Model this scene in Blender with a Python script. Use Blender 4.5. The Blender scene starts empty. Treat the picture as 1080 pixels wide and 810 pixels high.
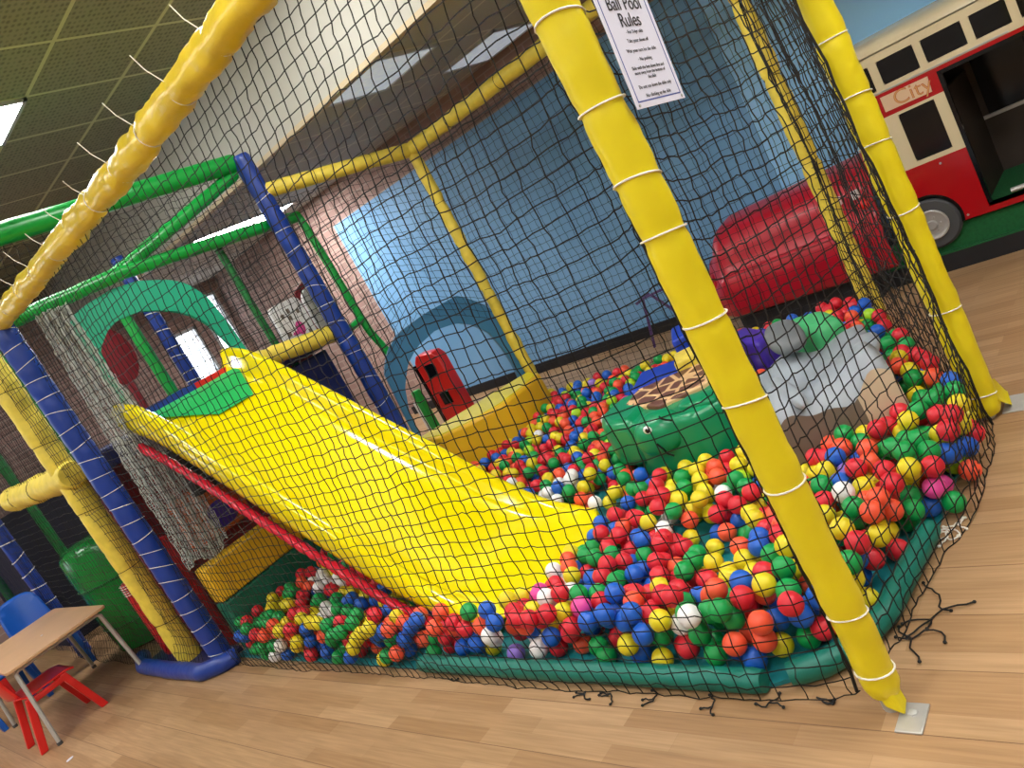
import bpy, math, random
import numpy as np
from mathutils import Vector, Matrix, noise
random.seed(7)
R = math.radians
SC = bpy.context.scene
COL = SC.collection

# ---------------------------------------------------------------- camera, world, exposure
H = 1.4
roll, pitch, yaw, FPX = R(-28.66), R(10.49), R(44.45), 818.0
cr, sr, cp, sp, cy, sy = math.cos(roll), math.sin(roll), math.cos(pitch), math.sin(pitch), math.cos(yaw), math.sin(yaw)
Rr = np.array([[cr, -sr, 0], [sr, cr, 0], [0, 0, 1]])
D_ = Rr @ np.array([0, cp, sp]); F_ = Rr @ np.array([0, -sp, cp]); R_ = Rr @ np.array([1, 0, 0])
CM = np.array([F_ * sy + R_ * cy, F_ * cy - R_ * sy, -D_])       # world = CM @ camera ray (x right, y down, z forward)
cam = bpy.data.cameras.new('camera'); cam_ob = bpy.data.objects.new('camera', cam); COL.objects.link(cam_ob)
cam.sensor_width = 36; cam.lens = FPX / 1080 * 36; cam.clip_start = 0.02
m = Matrix.Identity(4)
for i in range(3):
    m[i][0] = CM[i][0]; m[i][1] = -CM[i][1]; m[i][2] = -CM[i][2]
m[2][3] = H
cam_ob.matrix_world = m
SC.camera = cam_ob
SC.view_settings.view_transform = 'Standard'; SC.view_settings.look = 'None'
SC.view_settings.gamma = 1; SC.view_settings.exposure = 0.16
SC.view_settings.use_curve_mapping = False
world = bpy.data.worlds.new('world'); SC.world = world; world.use_nodes = True
world.node_tree.nodes['Background'].inputs[0].default_value = (0.86, 0.93, 1, 1)
world.node_tree.nodes['Background'].inputs[1].default_value = 5.0
LAMP_HIGH = 34.0
LAMP_LOW = .28

# ---------------------------------------------------------------- materials
def newmat(name):
    mt = bpy.data.materials.new(name); mt.use_nodes = True
    nt = mt.node_tree; b = nt.nodes['Principled BSDF']
    return mt, nt, b
def N(nt, t, **kw):
    n = nt.nodes.new(t)
    for k, v in kw.items(): setattr(n, k, v)
    return n
def rgb(h):
    h = h.lstrip('#'); c = [int(h[i:i + 2], 16) / 255 for i in (0, 2, 4)]
    return tuple((x / 12.92 if x <= .04045 else ((x + .055) / 1.055) ** 2.4) for x in c) + (1,)
def plain(name, col, rough=.5, var=.06, scale=12, bump=0.0, bscale=40, metal=0, spec=.5, sub=0, trans=0, coat=0):
    """a colour with slight procedural mottling and an optional bump"""
    mt, nt, b = newmat(name)
    col = rgb(col) if isinstance(col, str) else col
    tc = N(nt, 'ShaderNodeTexCoord'); no = N(nt, 'ShaderNodeTexNoise'); no.inputs['Scale'].default_value = scale
    nt.links.new(tc.outputs['Object'], no.inputs['Vector'])
    rp = N(nt, 'ShaderNodeValToRGB')
    rp.color_ramp.elements[0].position = .3; rp.color_ramp.elements[1].position = .7
    rp.color_ramp.elements[0].color = tuple(max(0, c * (1 - var)) for c in col[:3]) + (1,)
    rp.color_ramp.elements[1].color = tuple(min(1, c * (1 + var)) for c in col[:3]) + (1,)
    nt.links.new(no.outputs['Fac'], rp.inputs['Fac']); nt.links.new(rp.outputs['Color'], b.inputs['Base Color'])
    b.inputs['Roughness'].default_value = rough; b.inputs['Metallic'].default_value = metal
    b.inputs['Specular IOR Level'].default_value = spec
    b.inputs['Coat Weight'].default_value = coat
    if bump:
        n2 = N(nt, 'ShaderNodeTexNoise'); n2.inputs['Scale'].default_value = bscale; n2.inputs['Detail'].default_value = 3
        nt.links.new(tc.outputs['Object'], n2.inputs['Vector'])
        bp = N(nt, 'ShaderNodeBump'); bp.inputs['Strength'].default_value = bump; bp.inputs['Distance'].default_value = .01
        nt.links.new(n2.outputs['Fac'], bp.inputs['Height']); nt.links.new(bp.outputs['Normal'], b.inputs['Normal'])
    return mt
M = {}
M['yellow_pvc'] = plain('yellow_pvc', '#dccb14', .38, .04, 6, .25, 18)
M['yellow_old'] = plain('yellow_old', '#dfc436', .3, .1, 9, .4, 22)
M['yellow_foam'] = plain('yellow_foam', '#dfc94a', .5, .1, 20, .4, 30)
M['yellow_slide'] = plain('yellow_slide', '#f2df00', .16, .02, 3, .04, 6, coat=.3)
M['yellow_soft'] = plain('yellow_soft', '#e4b61c', .42, .06, 5, .15, 14)
M['green_pad'] = plain('green_pad', '#0d9a3c', .32, .06, 8, .2, 20)
M['green_dark'] = plain('green_dark', '#0a6a2c', .4, .1, 12, .3, 30)
M['green_bright'] = plain('green_bright', '#1fb55c', .4, .03, 5)
M['green_barrel'] = plain('green_barrel', '#0c8a35', .25, .05, 5, .3, 8)
M['teal_arch'] = plain('teal_arch', '#12a480', .5, .04, 5, .1, 20)
M['teal_tube'] = plain('teal_tube', '#0b6f60', .45, .08, 14, .2, 30)
M['teal_mat'] = plain('teal_mat', '#177f86', .5, .06, 8, .15, 25)
M['teal_panel'] = plain('teal_panel', '#0c7058', .5, .05, 5)
M['turtle_green'] = plain('turtle_green', '#0a8a5a', .3, .05, 7, .15, 18)
M['blue_pad'] = plain('blue_pad', '#12388f', .38, .08, 9, .25, 25)
M['navy_pad'] = plain('navy_pad', '#101c52', .45, .1, 9, .25, 25)
M['blue_soft'] = plain('blue_soft', '#1a3fb8', .4, .05, 6, .1, 20)
M['purple_soft'] = plain('purple_soft', '#4a30a8', .4, .05, 6, .1, 20)
M['purple_metal'] = plain('purple_metal', '#5a3f78', .4, .05, 6)
M['blue_arch'] = plain('blue_arch', '#2f6f98', .55, .06, 5, .1, 20)
M['red_soft'] = plain('red_soft', '#b3122a', .3, .05, 5, .1, 14)
M['red_pad'] = plain('red_pad', '#c01c24', .35, .06, 8, .2, 22)
M['red_dark'] = plain('red_dark', '#7d1420', .45, .1, 6, .2, 20)
M['red_tube'] = plain('red_tube', '#d01633', .25, .05, 14, .6, 26)
M['red_plastic'] = plain('red_plastic', '#d51f1c', .35, .03, 6)
M['blue_plastic'] = plain('blue_plastic', '#1256b4', .35, .04, 6)
M['grey_soft'] = plain('grey_soft', '#9aa3ac', .42, .05, 5, .15, 12)
M['grey_dark'] = plain('grey_dark', '#6f7478', .45, .05, 6, .15, 12)
M['taupe_soft'] = plain('taupe_soft', '#6f6256', .5, .12, 4, .1, 14)
M['beige_soft'] = plain('beige_soft', '#c9b79c', .5, .08, 5, .1, 14)
M['mint_soft'] = plain('mint_soft', '#4fbf7c', .45, .05, 6, .1, 14)
M['tan'] = plain('tan', '#d9ae7a', .5, .05, 8)
M['brown'] = plain('brown', '#6b4335', .5, .08, 8)
M['net_black'] = plain('net_black', '#060607', .7, .2, 30)
M['net_blue'] = plain('net_blue', '#1a2140', .7, .2, 30)
M['net_grey'] = plain('net_grey', '#b9bfbb', .6, .1, 30)
M['white_cord'] = plain('white_cord', '#e9e6dc', .45, .03, 30)
M['black_plastic'] = plain('black_plastic', '#0b0c0f', .25, .1, 6)
M['black_matt'] = plain('black_matt', '#15151a', .7, .1, 6)
M['navy_board'] = plain('navy_board', '#14162b', .7, .15, 6)
M['chrome'] = plain('chrome', '#c8c8c8', .3, .03, 6, metal=.55)
M['grey_metal'] = plain('grey_metal', '#b4b4b0', .4, .05, 20, metal=.25)
M['steel_plate'] = plain('steel_plate', '#c4c3bf', .35, .05, 30, metal=.5)
M['white_paper'] = plain('white_paper', '#dfe0f0', .3, .015, 4)
M['white_plastic'] = plain('white_plastic', '#e6e6e6', .4, .03, 5)
M['pink'] = plain('pink', '#d84a94', .4, .04, 6)
M['orange'] = plain('orange', '#d2622a', .45, .04, 6)
M['ink_black'] = plain('ink_black', '#15151c', .6, .05, 6)
M['ink_blue'] = plain('ink_blue', '#3a4ea0', .6, .05, 6)
M['gold_ink'] = plain('gold_ink', '#d8a25c', .5, .05, 9)
M['red_ink'] = plain('red_ink', '#b8402a', .5, .05, 9)
M['bus_red'] = plain('bus_red', '#b00d18', .2, .03, 4, coat=.3)
M['bus_cream'] = plain('bus_cream', '#ddd0ac', .22, .03, 4, coat=.3)
M['bus_sign'] = plain('bus_sign', '#e2c3a2', .4, .03, 4)
M['bus_black'] = plain('bus_black', '#0b0d12', .12, .05, 4)
M['rubber'] = plain('rubber', '#45474a', .6, .05, 9)
M['turf'] = plain('turf', '#0c5a2c', .85, .15, 60, .3, 200)
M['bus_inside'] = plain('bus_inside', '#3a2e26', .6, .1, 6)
M['table_top'] = plain('table_top', '#c9a27c', .4, .05, 5)
M['wood_edge'] = plain('wood_edge', '#9a7a58', .5, .08, 12)
M['plaster'] = plain('plaster', '#aeada4', .85, .02, 2, .05, 60)
M['cream_trim'] = plain('cream_trim', '#b9a98a', .6, .05, 6)
M['frame_white'] = plain('frame_white', '#b9bcc0', .4, .03, 6)
M['wall_paint'] = plain('wall_paint', '#b4aca2', .8, .03, 2)

def wood_floor():
    mt, nt, b = newmat('oak_laminate')
    tc = N(nt, 'ShaderNodeTexCoord'); sx = N(nt, 'ShaderNodeSeparateXYZ'); cb = N(nt, 'ShaderNodeCombineXYZ')
    nt.links.new(tc.outputs['Object'], sx.inputs[0])
    nt.links.new(sx.outputs['Y'], cb.inputs['X']); nt.links.new(sx.outputs['X'], cb.inputs['Y'])
    br = N(nt, 'ShaderNodeTexBrick'); br.offset = .37; br.offset_frequency = 2; br.squash = 1
    nt.links.new(cb.outputs[0], br.inputs['Vector'])
    br.inputs['Scale'].default_value = 1; br.inputs['Brick Width'].default_value = .52; br.inputs['Row Height'].default_value = .0665
    br.inputs['Mortar Size'].default_value = .0007; br.inputs['Mortar Smooth'].default_value = .5; br.inputs['Bias'].default_value = 0
    br.inputs['Color1'].default_value = rgb('#b69570'); br.inputs['Color2'].default_value = rgb('#a07d58')
    br.inputs['Mortar'].default_value = rgb('#9c7c5a')
    # grain along the plank
    mp = N(nt, 'ShaderNodeMapping'); mp.inputs['Scale'].default_value = (2.5, 55, 1)
    nt.links.new(cb.outputs[0], mp.inputs[0])
    no = N(nt, 'ShaderNodeTexNoise'); no.inputs['Scale'].default_value = 1.6; no.inputs['Detail'].default_value = 6
    nt.links.new(mp.outputs[0], no.inputs['Vector'])
    rp = N(nt, 'ShaderNodeValToRGB'); rp.color_ramp.elements[0].position = .3; rp.color_ramp.elements[1].position = .75
    rp.color_ramp.elements[0].color = (.70, .66, .60, 1); rp.color_ramp.elements[1].color = (1.12, 1.1, 1.08, 1)
    nt.links.new(no.outputs['Fac'], rp.inputs['Fac'])
    mx = N(nt, 'ShaderNodeMix', data_type='RGBA', blend_type='MULTIPLY'); mx.inputs[0].default_value = .75
    nt.links.new(br.outputs['Color'], mx.inputs[6]); nt.links.new(rp.outputs['Color'], mx.inputs[7])
    # panel joints every third stave
    md = N(nt, 'ShaderNodeMath', operation='PINGPONG'); md.inputs[1].default_value = .09975
    ad = N(nt, 'ShaderNodeMath', operation='ADD'); ad.inputs[1].default_value = 20 * .1995 + .064
    nt.links.new(sx.outputs['X'], ad.inputs[0]); nt.links.new(ad.outputs[0], md.inputs[0])
    lt = N(nt, 'ShaderNodeMath', operation='LESS_THAN'); lt.inputs[1].default_value = .0012
    nt.links.new(md.outputs[0], lt.inputs[0])
    m2 = N(nt, 'ShaderNodeMix', data_type='RGBA'); m2.inputs[7].default_value = rgb('#6e4e34')
    nt.links.new(lt.outputs[0], m2.inputs[0]); nt.links.new(mx.outputs[2], m2.inputs[6])
    nt.links.new(m2.outputs[2], b.inputs['Base Color'])
    b.inputs['Roughness'].default_value = .42; b.inputs['Specular IOR Level'].default_value = .4
    return mt
M['floor'] = wood_floor()

def ceiling_mat(name, ox, oy, tile1, tile2, line):
    mt, nt, b = newmat(name)
    tc = N(nt, 'ShaderNodeTexCoord'); sx = N(nt, 'ShaderNodeSeparateXYZ'); nt.links.new(tc.outputs['Object'], sx.inputs[0])
    outs = []
    for ax, off in (('X', ox), ('Y', oy)):
        ad = N(nt, 'ShaderNodeMath', operation='ADD'); ad.inputs[1].default_value = 60 - off
        pp = N(nt, 'ShaderNodeMath', operation='PINGPONG'); pp.inputs[1].default_value = .3
        lt = N(nt, 'ShaderNodeMath', operation='LESS_THAN'); lt.inputs[1].default_value = .012
        nt.links.new(sx.outputs[ax], ad.inputs[0]); nt.links.new(ad.outputs[0], pp.inputs[0]); nt.links.new(pp.outputs[0], lt.inputs[0])
        outs.append(lt)
    mx = N(nt, 'ShaderNodeMath', operation='MAXIMUM'); nt.links.new(outs[0].outputs[0], mx.inputs[0]); nt.links.new(outs[1].outputs[0], mx.inputs[1])
    # rows of perforations
    mp = N(nt, 'ShaderNodeMapping'); mp.inputs['Scale'].default_value = (34, 22, 1); nt.links.new(tc.outputs['Object'], mp.inputs[0])
    vo = N(nt, 'ShaderNodeTexVoronoi'); vo.inputs['Scale'].default_value = 1; vo.inputs['Randomness'].default_value = .25
    nt.links.new(mp.outputs[0], vo.inputs['Vector'])
    rp = N(nt, 'ShaderNodeValToRGB'); rp.color_ramp.elements[0].position = .2; rp.color_ramp.elements[1].position = .45
    rp.color_ramp.elements[0].color = rgb(tile2); rp.color_ramp.elements[1].color = rgb(tile1)
    nt.links.new(vo.outputs['Distance'], rp.inputs['Fac'])
    m2 = N(nt, 'ShaderNodeMix', data_type='RGBA'); m2.inputs[7].default_value = rgb(line)
    nt.links.new(mx.outputs[0], m2.inputs[0]); nt.links.new(rp.outputs['Color'], m2.inputs[6])
    nt.links.new(m2.outputs[2], b.inputs['Base Color']); b.inputs['Roughness'].default_value = .8
    return mt
M['ceil_high'] = ceiling_mat('ceiling_tiles', 2.23, 4.03, '#93957f', '#707262', '#cbcda6')
M['ceil_low'] = ceiling_mat('ceiling_tiles_low', 3.5, 3.9, '#a8a59c', '#8c8a82', '#c9c6b4')

def brick_mat():
    mt, nt, b = newmat('brick_wall')
    tc = N(nt, 'ShaderNodeTexCoord'); sx = N(nt, 'ShaderNodeSeparateXYZ'); nt.links.new(tc.outputs['Object'], sx.inputs[0])
    ad = N(nt, 'ShaderNodeMath', operation='ADD'); nt.links.new(sx.outputs['X'], ad.inputs[0]); nt.links.new(sx.outputs['Y'], ad.inputs[1])
    cb = N(nt, 'ShaderNodeCombineXYZ'); nt.links.new(ad.outputs[0], cb.inputs['X']); nt.links.new(sx.outputs['Z'], cb.inputs['Y'])
    br = N(nt, 'ShaderNodeTexBrick'); nt.links.new(cb.outputs[0], br.inputs['Vector'])
    br.inputs['Scale'].default_value = 1; br.inputs['Brick Width'].default_value = .225; br.inputs['Row Height'].default_value = .075
    br.inputs['Mortar Size'].default_value = .006
    br.inputs['Color1'].default_value = rgb('#a2857d'); br.inputs['Color2'].default_value = rgb('#8f756e'); br.inputs['Mortar'].default_value = rgb('#a8968c')
    nt.links.new(br.outputs['Color'], b.inputs['Base Color']); b.inputs['Roughness'].default_value = .85
    return mt
M['brick'] = brick_mat()

def emis(name, col, s):
    mt, nt, b = newmat(name)
    tc = N(nt, 'ShaderNodeTexCoord'); vo = N(nt, 'ShaderNodeTexVoronoi'); vo.inputs['Scale'].default_value = 26
    nt.links.new(tc.outputs['Object'], vo.inputs['Vector'])
    mr = N(nt, 'ShaderNodeMapRange'); mr.inputs['To Min'].default_value = s * .75; mr.inputs['To Max'].default_value = s * 1.25
    nt.links.new(vo.outputs['Distance'], mr.inputs['Value'])
    b.inputs['Base Color'].default_value = (.6, .65, .7, 1); b.inputs['Emission Color'].default_value = col
    nt.links.new(mr.outputs[0], b.inputs['Emission Strength'])
    return mt
M['lamp_high'] = emis('prismatic_diffuser', (1, .975, .94, 1), LAMP_HIGH)
M['lamp_low'] = emis('louvre_diffuser', (.78, .88, 1, 1), LAMP_LOW)

def glass():
    mt, nt, b = newmat('window_glass')
    b.inputs['Roughness'].default_value = .02; b.inputs['Base Color'].default_value = (.95, .98, 1, 1)
    tr = N(nt, 'ShaderNodeBsdfTransparent'); mx = N(nt, 'ShaderNodeMixShader'); mx.inputs[0].default_value = .12
    nt.links.new(tr.outputs[0], mx.inputs[1]); nt.links.new(b.outputs[0], mx.inputs[2])
    nt.links.new(mx.outputs[0], nt.nodes['Material Output'].inputs['Surface'])
    return mt
M['glass'] = glass()

# ---------------------------------------------------------------- mesh building
def frame_of(d):
    d = Vector(d).normalized(); up = Vector((0, 0, 1)) if abs(d.z) < .9 else Vector((0, 1, 0))
    x = up.cross(d).normalized(); return x, d.cross(x)
class MB:
    def __init__(s): s.v = []; s.f = []; s.mi = []
    def add(s, vs, fs, mi=0):
        o = len(s.v); s.v += [tuple(p) for p in vs]; s.f += [tuple(i + o for i in f) for f in fs]; s.mi += [mi] * len(fs); return s
    def box(s, x0, x1, y0, y1, z0, z1, mi=0):
        vs = [(x, y, z) for z in (z0, z1) for y in (y0, y1) for x in (x0, x1)]
        return s.add(vs, [(0, 2, 3, 1), (4, 5, 7, 6), (0, 1, 5, 4), (2, 6, 7, 3), (0, 4, 6, 2), (1, 3, 7, 5)], mi)
    def obox(s, c, ax, ay, az, mi=0):
        """box from its centre and three half-axis vectors"""
        c, ax, ay, az = map(Vector, (c, ax, ay, az))
        vs = [c + ax * i + ay * j + az * k for k in (-1, 1) for j in (-1, 1) for i in (-1, 1)]
        return s.add(vs, [(0, 2, 3, 1), (4, 5, 7, 6), (0, 1, 5, 4), (2, 6, 7, 3), (0, 4, 6, 2), (1, 3, 7, 5)], mi)
    def tube(s, pts, rad, seg=10, caps=True, flat=1.0, mi=0):
        pts = [Vector(p) for p in pts]; n = len(pts)
        if not hasattr(rad, '__len__'): rad = [rad] * n
        ring0 = None; vs = []; px = None
        for i, p in enumerate(pts):
            d = (pts[min(i + 1, n - 1)] - pts[max(i - 1, 0)])
            if d.length < 1e-9: d = Vector((0, 0, 1))
            d.normalize()
            if px is None: x, y = frame_of(d)
            else:
                x = px - d * px.dot(d)
                if x.length < 1e-6: x, _ = frame_of(d)
                x.normalize()
            y = d.cross(x); px = x
            for k in range(seg):
                a = 2 * math.pi * k / seg
                vs.append(p + x * math.cos(a) * rad[i] + y * math.sin(a) * rad[i] * flat)
        fs = [(i * seg + k, i * seg + (k + 1) % seg, (i + 1) * seg + (k + 1) % seg, (i + 1) * seg + k) for i in range(n - 1) for k in range(seg)]
        if caps: fs += [tuple(reversed(range(seg))), tuple((n - 1) * seg + k for k in range(seg))]
        return s.add(vs, fs, mi)
    def prism(s, poly, ext, mi=0):
        """closed 3-D polygon extruded by a vector"""
        poly = [Vector(p) for p in poly]; e = Vector(ext); n = len(poly)
        vs = poly + [p + e for p in poly]
        fs = [tuple(reversed(range(n))), tuple(range(n, 2 * n))] + [(i, (i + 1) % n, n + (i + 1) % n, n + i) for i in range(n)]
        return s.add(vs, fs, mi)
    def lathe(s, c, prof, seg=20, axis='z', mi=0):
        c = Vector(c); vs = []; n = len(prof)
        for r, h in prof:
            for k in range(seg):
                a = 2 * math.pi * k / seg; u, w = r * math.cos(a), r * math.sin(a)
                p = {'z': (u, w, h), 'x': (h, u, w), 'y': (w, h, u)}[axis]
                vs.append(c + Vector(p))
        fs = [(i * seg + k, i * seg + (k + 1) % seg, (i + 1) * seg + (k + 1) % seg, (i + 1) * seg + k) for i in range(n - 1) for k in range(seg)]
        fs += [tuple(reversed(range(seg))), tuple((n - 1) * seg + k for k in range(seg))]
        return s.add(vs, fs, mi)
    def ell(s, c, ax, ay, az, seg=16, rings=10, mi=0):
        c, ax, ay, az = map(Vector, (c, ax, ay, az)); vs = [c - az]
        for i in range(1, rings):
            t = math.pi * i / rings
            for k in range(seg):
                a = 2 * math.pi * k / seg
                vs.append(c + ax * math.sin(t) * math.cos(a) + ay * math.sin(t) * math.sin(a) - az * math.cos(t))
        vs.append(c + az); fs = []
        for k in range(seg):
            fs.append((0, 1 + (k + 1) % seg, 1 + k))
            o = 1 + (rings - 2) * seg
            fs.append((len(vs) - 1, o + k, o + (k + 1) % seg))
        for i in range(rings - 2):
            for k in range(seg):
                a, b = 1 + i * seg, 1 + (i + 1) * seg
                fs.append((a + k, a + (k + 1) % seg, b + (k + 1) % seg, b + k))
        return s.add(vs, fs, mi)
    def grid(s, fn, nu, nv, mi=0):
        vs = [fn(i / nu, j / nv) for j in range(nv + 1) for i in range(nu + 1)]
        fs = [(j * (nu + 1) + i, j * (nu + 1) + i + 1, (j + 1) * (nu + 1) + i + 1, (j + 1) * (nu + 1) + i) for j in range(nv) for i in range(nu)]
        return s.add(vs, fs, mi)
    def strand(s, pts, r, sides=3):
        """thin cord through the points"""
        o = len(s.v); n = len(pts)
        for i, p in enumerate(pts):
            d = Vector(pts[min(i + 1, n - 1)]) - Vector(pts[max(i - 1, 0)])
            x, y = frame_of(d if d.length > 1e-9 else (0, 0, 1))
            for k in range(sides):
                a = 2 * math.pi * k / sides
                q = Vector(p) + x * (r * math.cos(a)) + y * (r * math.sin(a)); s.v.append((q.x, q.y, q.z))
        for i in range(n - 1):
            for k in range(sides):
                s.f.append((o + i * sides + k, o + i * sides + (k + 1) % sides, o + (i + 1) * sides + (k + 1) % sides, o + (i + 1) * sides + k)); s.mi.append(0)
        return s
    def build(s, name, mat, parent=None, loc=None, bevel=0, bseg=2, smooth=35, subsurf=0, label=None):
        o3 = Vector(loc) if loc is not None else (Vector(parent.location) if parent is not None and parent.parent is None else Vector((0, 0, 0)))
        if parent is not None and parent.parent is not None: o3 = Vector(parent.parent.location)
        me = bpy.data.meshes.new(name); me.from_pydata([tuple(Vector(p) - o3) for p in s.v], [], s.f)
        for mt in (mat if isinstance(mat, (list, tuple)) else [mat]): me.materials.append(M[mt] if isinstance(mt, str) else mt)
        if any(s.mi): me.polygons.foreach_set('material_index', s.mi)
        me.update()
        if smooth:
            me.polygons.foreach_set('use_smooth', [True] * len(me.polygons)); me.set_sharp_from_angle(angle=R(smooth))
        ob = bpy.data.objects.new(name, me); COL.objects.link(ob)
        if parent is not None: ob.parent = parent
        else: ob.location = o3
        if bevel:
            bv = ob.modifiers.new('bevel', 'BEVEL'); bv.width = bevel; bv.segments = bseg; bv.limit_method = 'ANGLE'; bv.angle_limit = R(40)
            me.polygons.foreach_set('use_smooth', [True] * len(me.polygons)); me.set_sharp_from_angle(angle=R(60)); 
        if subsurf:
            ss = ob.modifiers.new('subsurf', 'SUBSURF'); ss.levels = subsurf; ss.render_levels = subsurf
        if label: ob['label'] = label
        return ob
def thing(name, label, cat, loc, group=None, rz=0):
    o = bpy.data.objects.new(name, None); COL.objects.link(o); o.location = loc; o.rotation_euler = (0, 0, rz); o.empty_display_size = .05
    o['label'] = label; o['category'] = cat
    if group: o['group'] = group
    return o
def tag(o, label, cat, group=None, kind=None):
    o['label'] = label; o['category'] = cat
    if group: o['group'] = group
    if kind: o['kind'] = kind
    return o
def struct(o, label=None):
    o['kind'] = 'structure'
    if label: o['label'] = label
    return o
def copy_tree(o, parent=None):
    c = o.copy(); COL.objects.link(c)
    if parent is not None: c.parent = parent
    for ch in list(o.children): copy_tree(ch, c)
    return c
def text(body, size, mat, parent, mat_rows, off, name='lettering', width=1.0, extrude=.0006, align='CENTER', bold=0):
    """flat lettering; mat_rows are its x and y directions in the world, off its centre"""
    cu = bpy.data.curves.new(name, 'FONT'); cu.body = body; cu.size = size; cu.extrude = extrude; cu.align_x = align; cu.align_y = 'CENTER'; cu.offset = bold
    cu.materials.append(M[mat])
    o = bpy.data.objects.new(name, cu); COL.objects.link(o); o.parent = parent
    x, y = Vector(mat_rows[0]).normalized(), Vector(mat_rows[1]).normalized(); z = x.cross(y)
    mm = Matrix(((x.x * width, y.x, z.x, 0), (x.y * width, y.y, z.y, 0), (x.z * width, y.z, z.z, 0), (0, 0, 0, 1)))
    p = Vector(off) - Vector(parent.location)
    me = bpy.data.meshes.new_from_object(o); bpy.data.objects.remove(o); bpy.data.curves.remove(cu)
    me.transform(mm)
    o = bpy.data.objects.new(name, me); COL.objects.link(o); o.parent = parent; o.location = p
    return o
def nz(p, s=1.0): return noise.noise(Vector(p) * s)
def lerp(a, b, t): return a + (b - a) * t
def smooth(t): t = max(0, min(1, t)); return t * t * (3 - 2 * t)
def polyline(pts, n=None, step=None):
    """points evenly spaced along a polyline"""
    pts = [Vector(p) for p in pts]; L = [0]
    for a, b in zip(pts, pts[1:]): L.append(L[-1] + (b - a).length)
    if n is None: n = max(1, round(L[-1] / step))
    out = []
    for i in range(n + 1):
        s = L[-1] * i / n; k = 0
        while k < len(L) - 2 and L[k + 1] < s: k += 1
        t = (s - L[k]) / max(1e-9, L[k + 1] - L[k]); out.append(pts[k].lerp(pts[k + 1], t))
    return out

# ================================================================ THE ROOM
XB, XF, YL, YR = 5.4, -4.0, 9.5, -4.0          # back wall, wall behind the viewer, far left wall, right wall
ZH, ZL, XBULK = 3.32, 2.6, 3.41
struct(MB().box(XF, XB, YR, YL, -.1, 0).build('floor', 'floor'), 'oak strip laminate floor')
struct(MB().box(XF, XBULK, YR, YL, ZH, ZH + .1).build('ceiling', 'ceil_high'), 'high ceiling of square perforated tiles')
struct(MB().box(XBULK + .03, XB, YR, YL, ZL, ZL + .1).build('ceiling', 'ceil_low'), 'lower ceiling of square tiles over the mural wall')
struct(MB().box(XBULK, XBULK + .03, YR, YL, ZL - .02, ZH).build('wall_bulkhead', 'plaster'), 'white bulkhead between the two ceiling heights')
struct(MB().box(XBULK - .012, XBULK + .05, YR, YL, ZL - .05, ZL - .02).build('trim_1', 'cream_trim'))
struct(MB().box(XB, XB + .15, YR, YL, 0, ZH).build('wall_back', 'brick'), 'pinkish brick wall behind the ball pool')
struct(MB().box(XF, XB + .15, YR - .15, YR, 0, ZH).build('wall_right', 'wall_paint'))
struct(MB().box(XF - .15, XF, YR - .15, YL + .15, 0, ZH).build('wall_front', 'wall_paint'))
# far left wall with two windows
wins = [(4.35, 4.85, 1.35, 2.15), (5.0, 5.33, 1.5, 2.45), (-2.5, -.5, 1.0, 2.2)]
xs = [XF, -2.5, -.5, 4.35, 4.85, 5.0, 5.33, XB]
mb = MB()
mb.box(XF, -2.5, YL, YL + .15, 0, ZH).box(-.5, 4.35, YL, YL + .15, 0, ZH).box(4.85, 5.0, YL, YL + .15, 0, ZH).box(5.33, XB, YL, YL + .15, 0, ZH)
for x0, x1, z0, z1 in wins: mb.box(x0, x1, YL, YL + .15, 0, z0).box(x0, x1, YL, YL + .15, z1, ZH)
struct(mb.build('wall_left', 'brick'))
for i, (x0, x1, z0, z1) in enumerate(wins):
    w = bpy.data.objects.new('window_%d' % (i + 1), None); COL.objects.link(w); w.location = (x0, YL, z0); struct(w)
    f = MB()
    for a in ((x0, x0 + .035, z0, z1), (x1 - .035, x1, z0, z1), (x0, x1, z0, z0 + .035), (x0, x1, z1 - .035, z1)):
        f.box(a[0], a[1], YL - .01, YL + .06, a[2], a[3])
    f.build('window_frame', 'frame_white', w)
    MB().box(x0, x1, YL + .03, YL + .035, z0, z1).build('pane', 'glass', w)

def ceiling_light(x0, y0, z, w, h, low, label, group):
    t = thing('ceiling_light', label, 'light', (x0 + w / 2, y0 + h / 2, z), group)
    f = MB()
    for a in ((x0, x0 + .025, y0, y0 + h), (x0 + w - .025, x0 + w, y0, y0 + h), (x0, x0 + w, y0, y0 + .025), (x0, x0 + w, y0 + h - .025, y0 + h)):
        f.box(a[0], a[1], a[2], a[3], z - .018, z)
    f.build('light_frame', 'frame_white', t)
    MB().box(x0 + .025, x0 + w - .025, y0 + .025, y0 + h - .025, z - .012, z - .004).build('diffuser', 'lamp_low' if low else 'lamp_high', t)
ceiling_light(1.63, 4.63, ZH, .6, .6, 0, 'square ceiling light panel seen at the left edge of the photo', 'light panels in the high ceiling')
for x, y in ((-.17, 1.03), (1.63, .43), (-.77, 4.63), (-1.97, -1.97), (.43, -1.97), (-.17, 7.03), (-2.57, 1.63), (-1.37, -.17), (-1.37, 3.43), (1.63, -.77), (2.83, -1.37), (-2.57, 6.43), (2.23, 2.83)):  # extra panels out of view, added to brighten the pool and room
    ceiling_light(x, y, ZH, .6, .6, 0, 'added unseen square ceiling light panel brightening the pool, above the open floor', 'light panels in the high ceiling')
ceiling_light(3.52, 3.3, ZL, .6, .6, 1, 'bluish louvred light panel in the low ceiling, nearest the white bulkhead', 'light panels in the low ceiling')
ceiling_light(4.72, 3.3, ZL, .6, .6, 1, 'bluish louvred light panel in the low ceiling, close to the brick wall', 'light panels in the low ceiling')
ceiling_light(3.75, 6.5, ZL, 1.2, .6, 0, 'bright light panel behind the tall blue post', 'light panels in the low ceiling')

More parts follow.
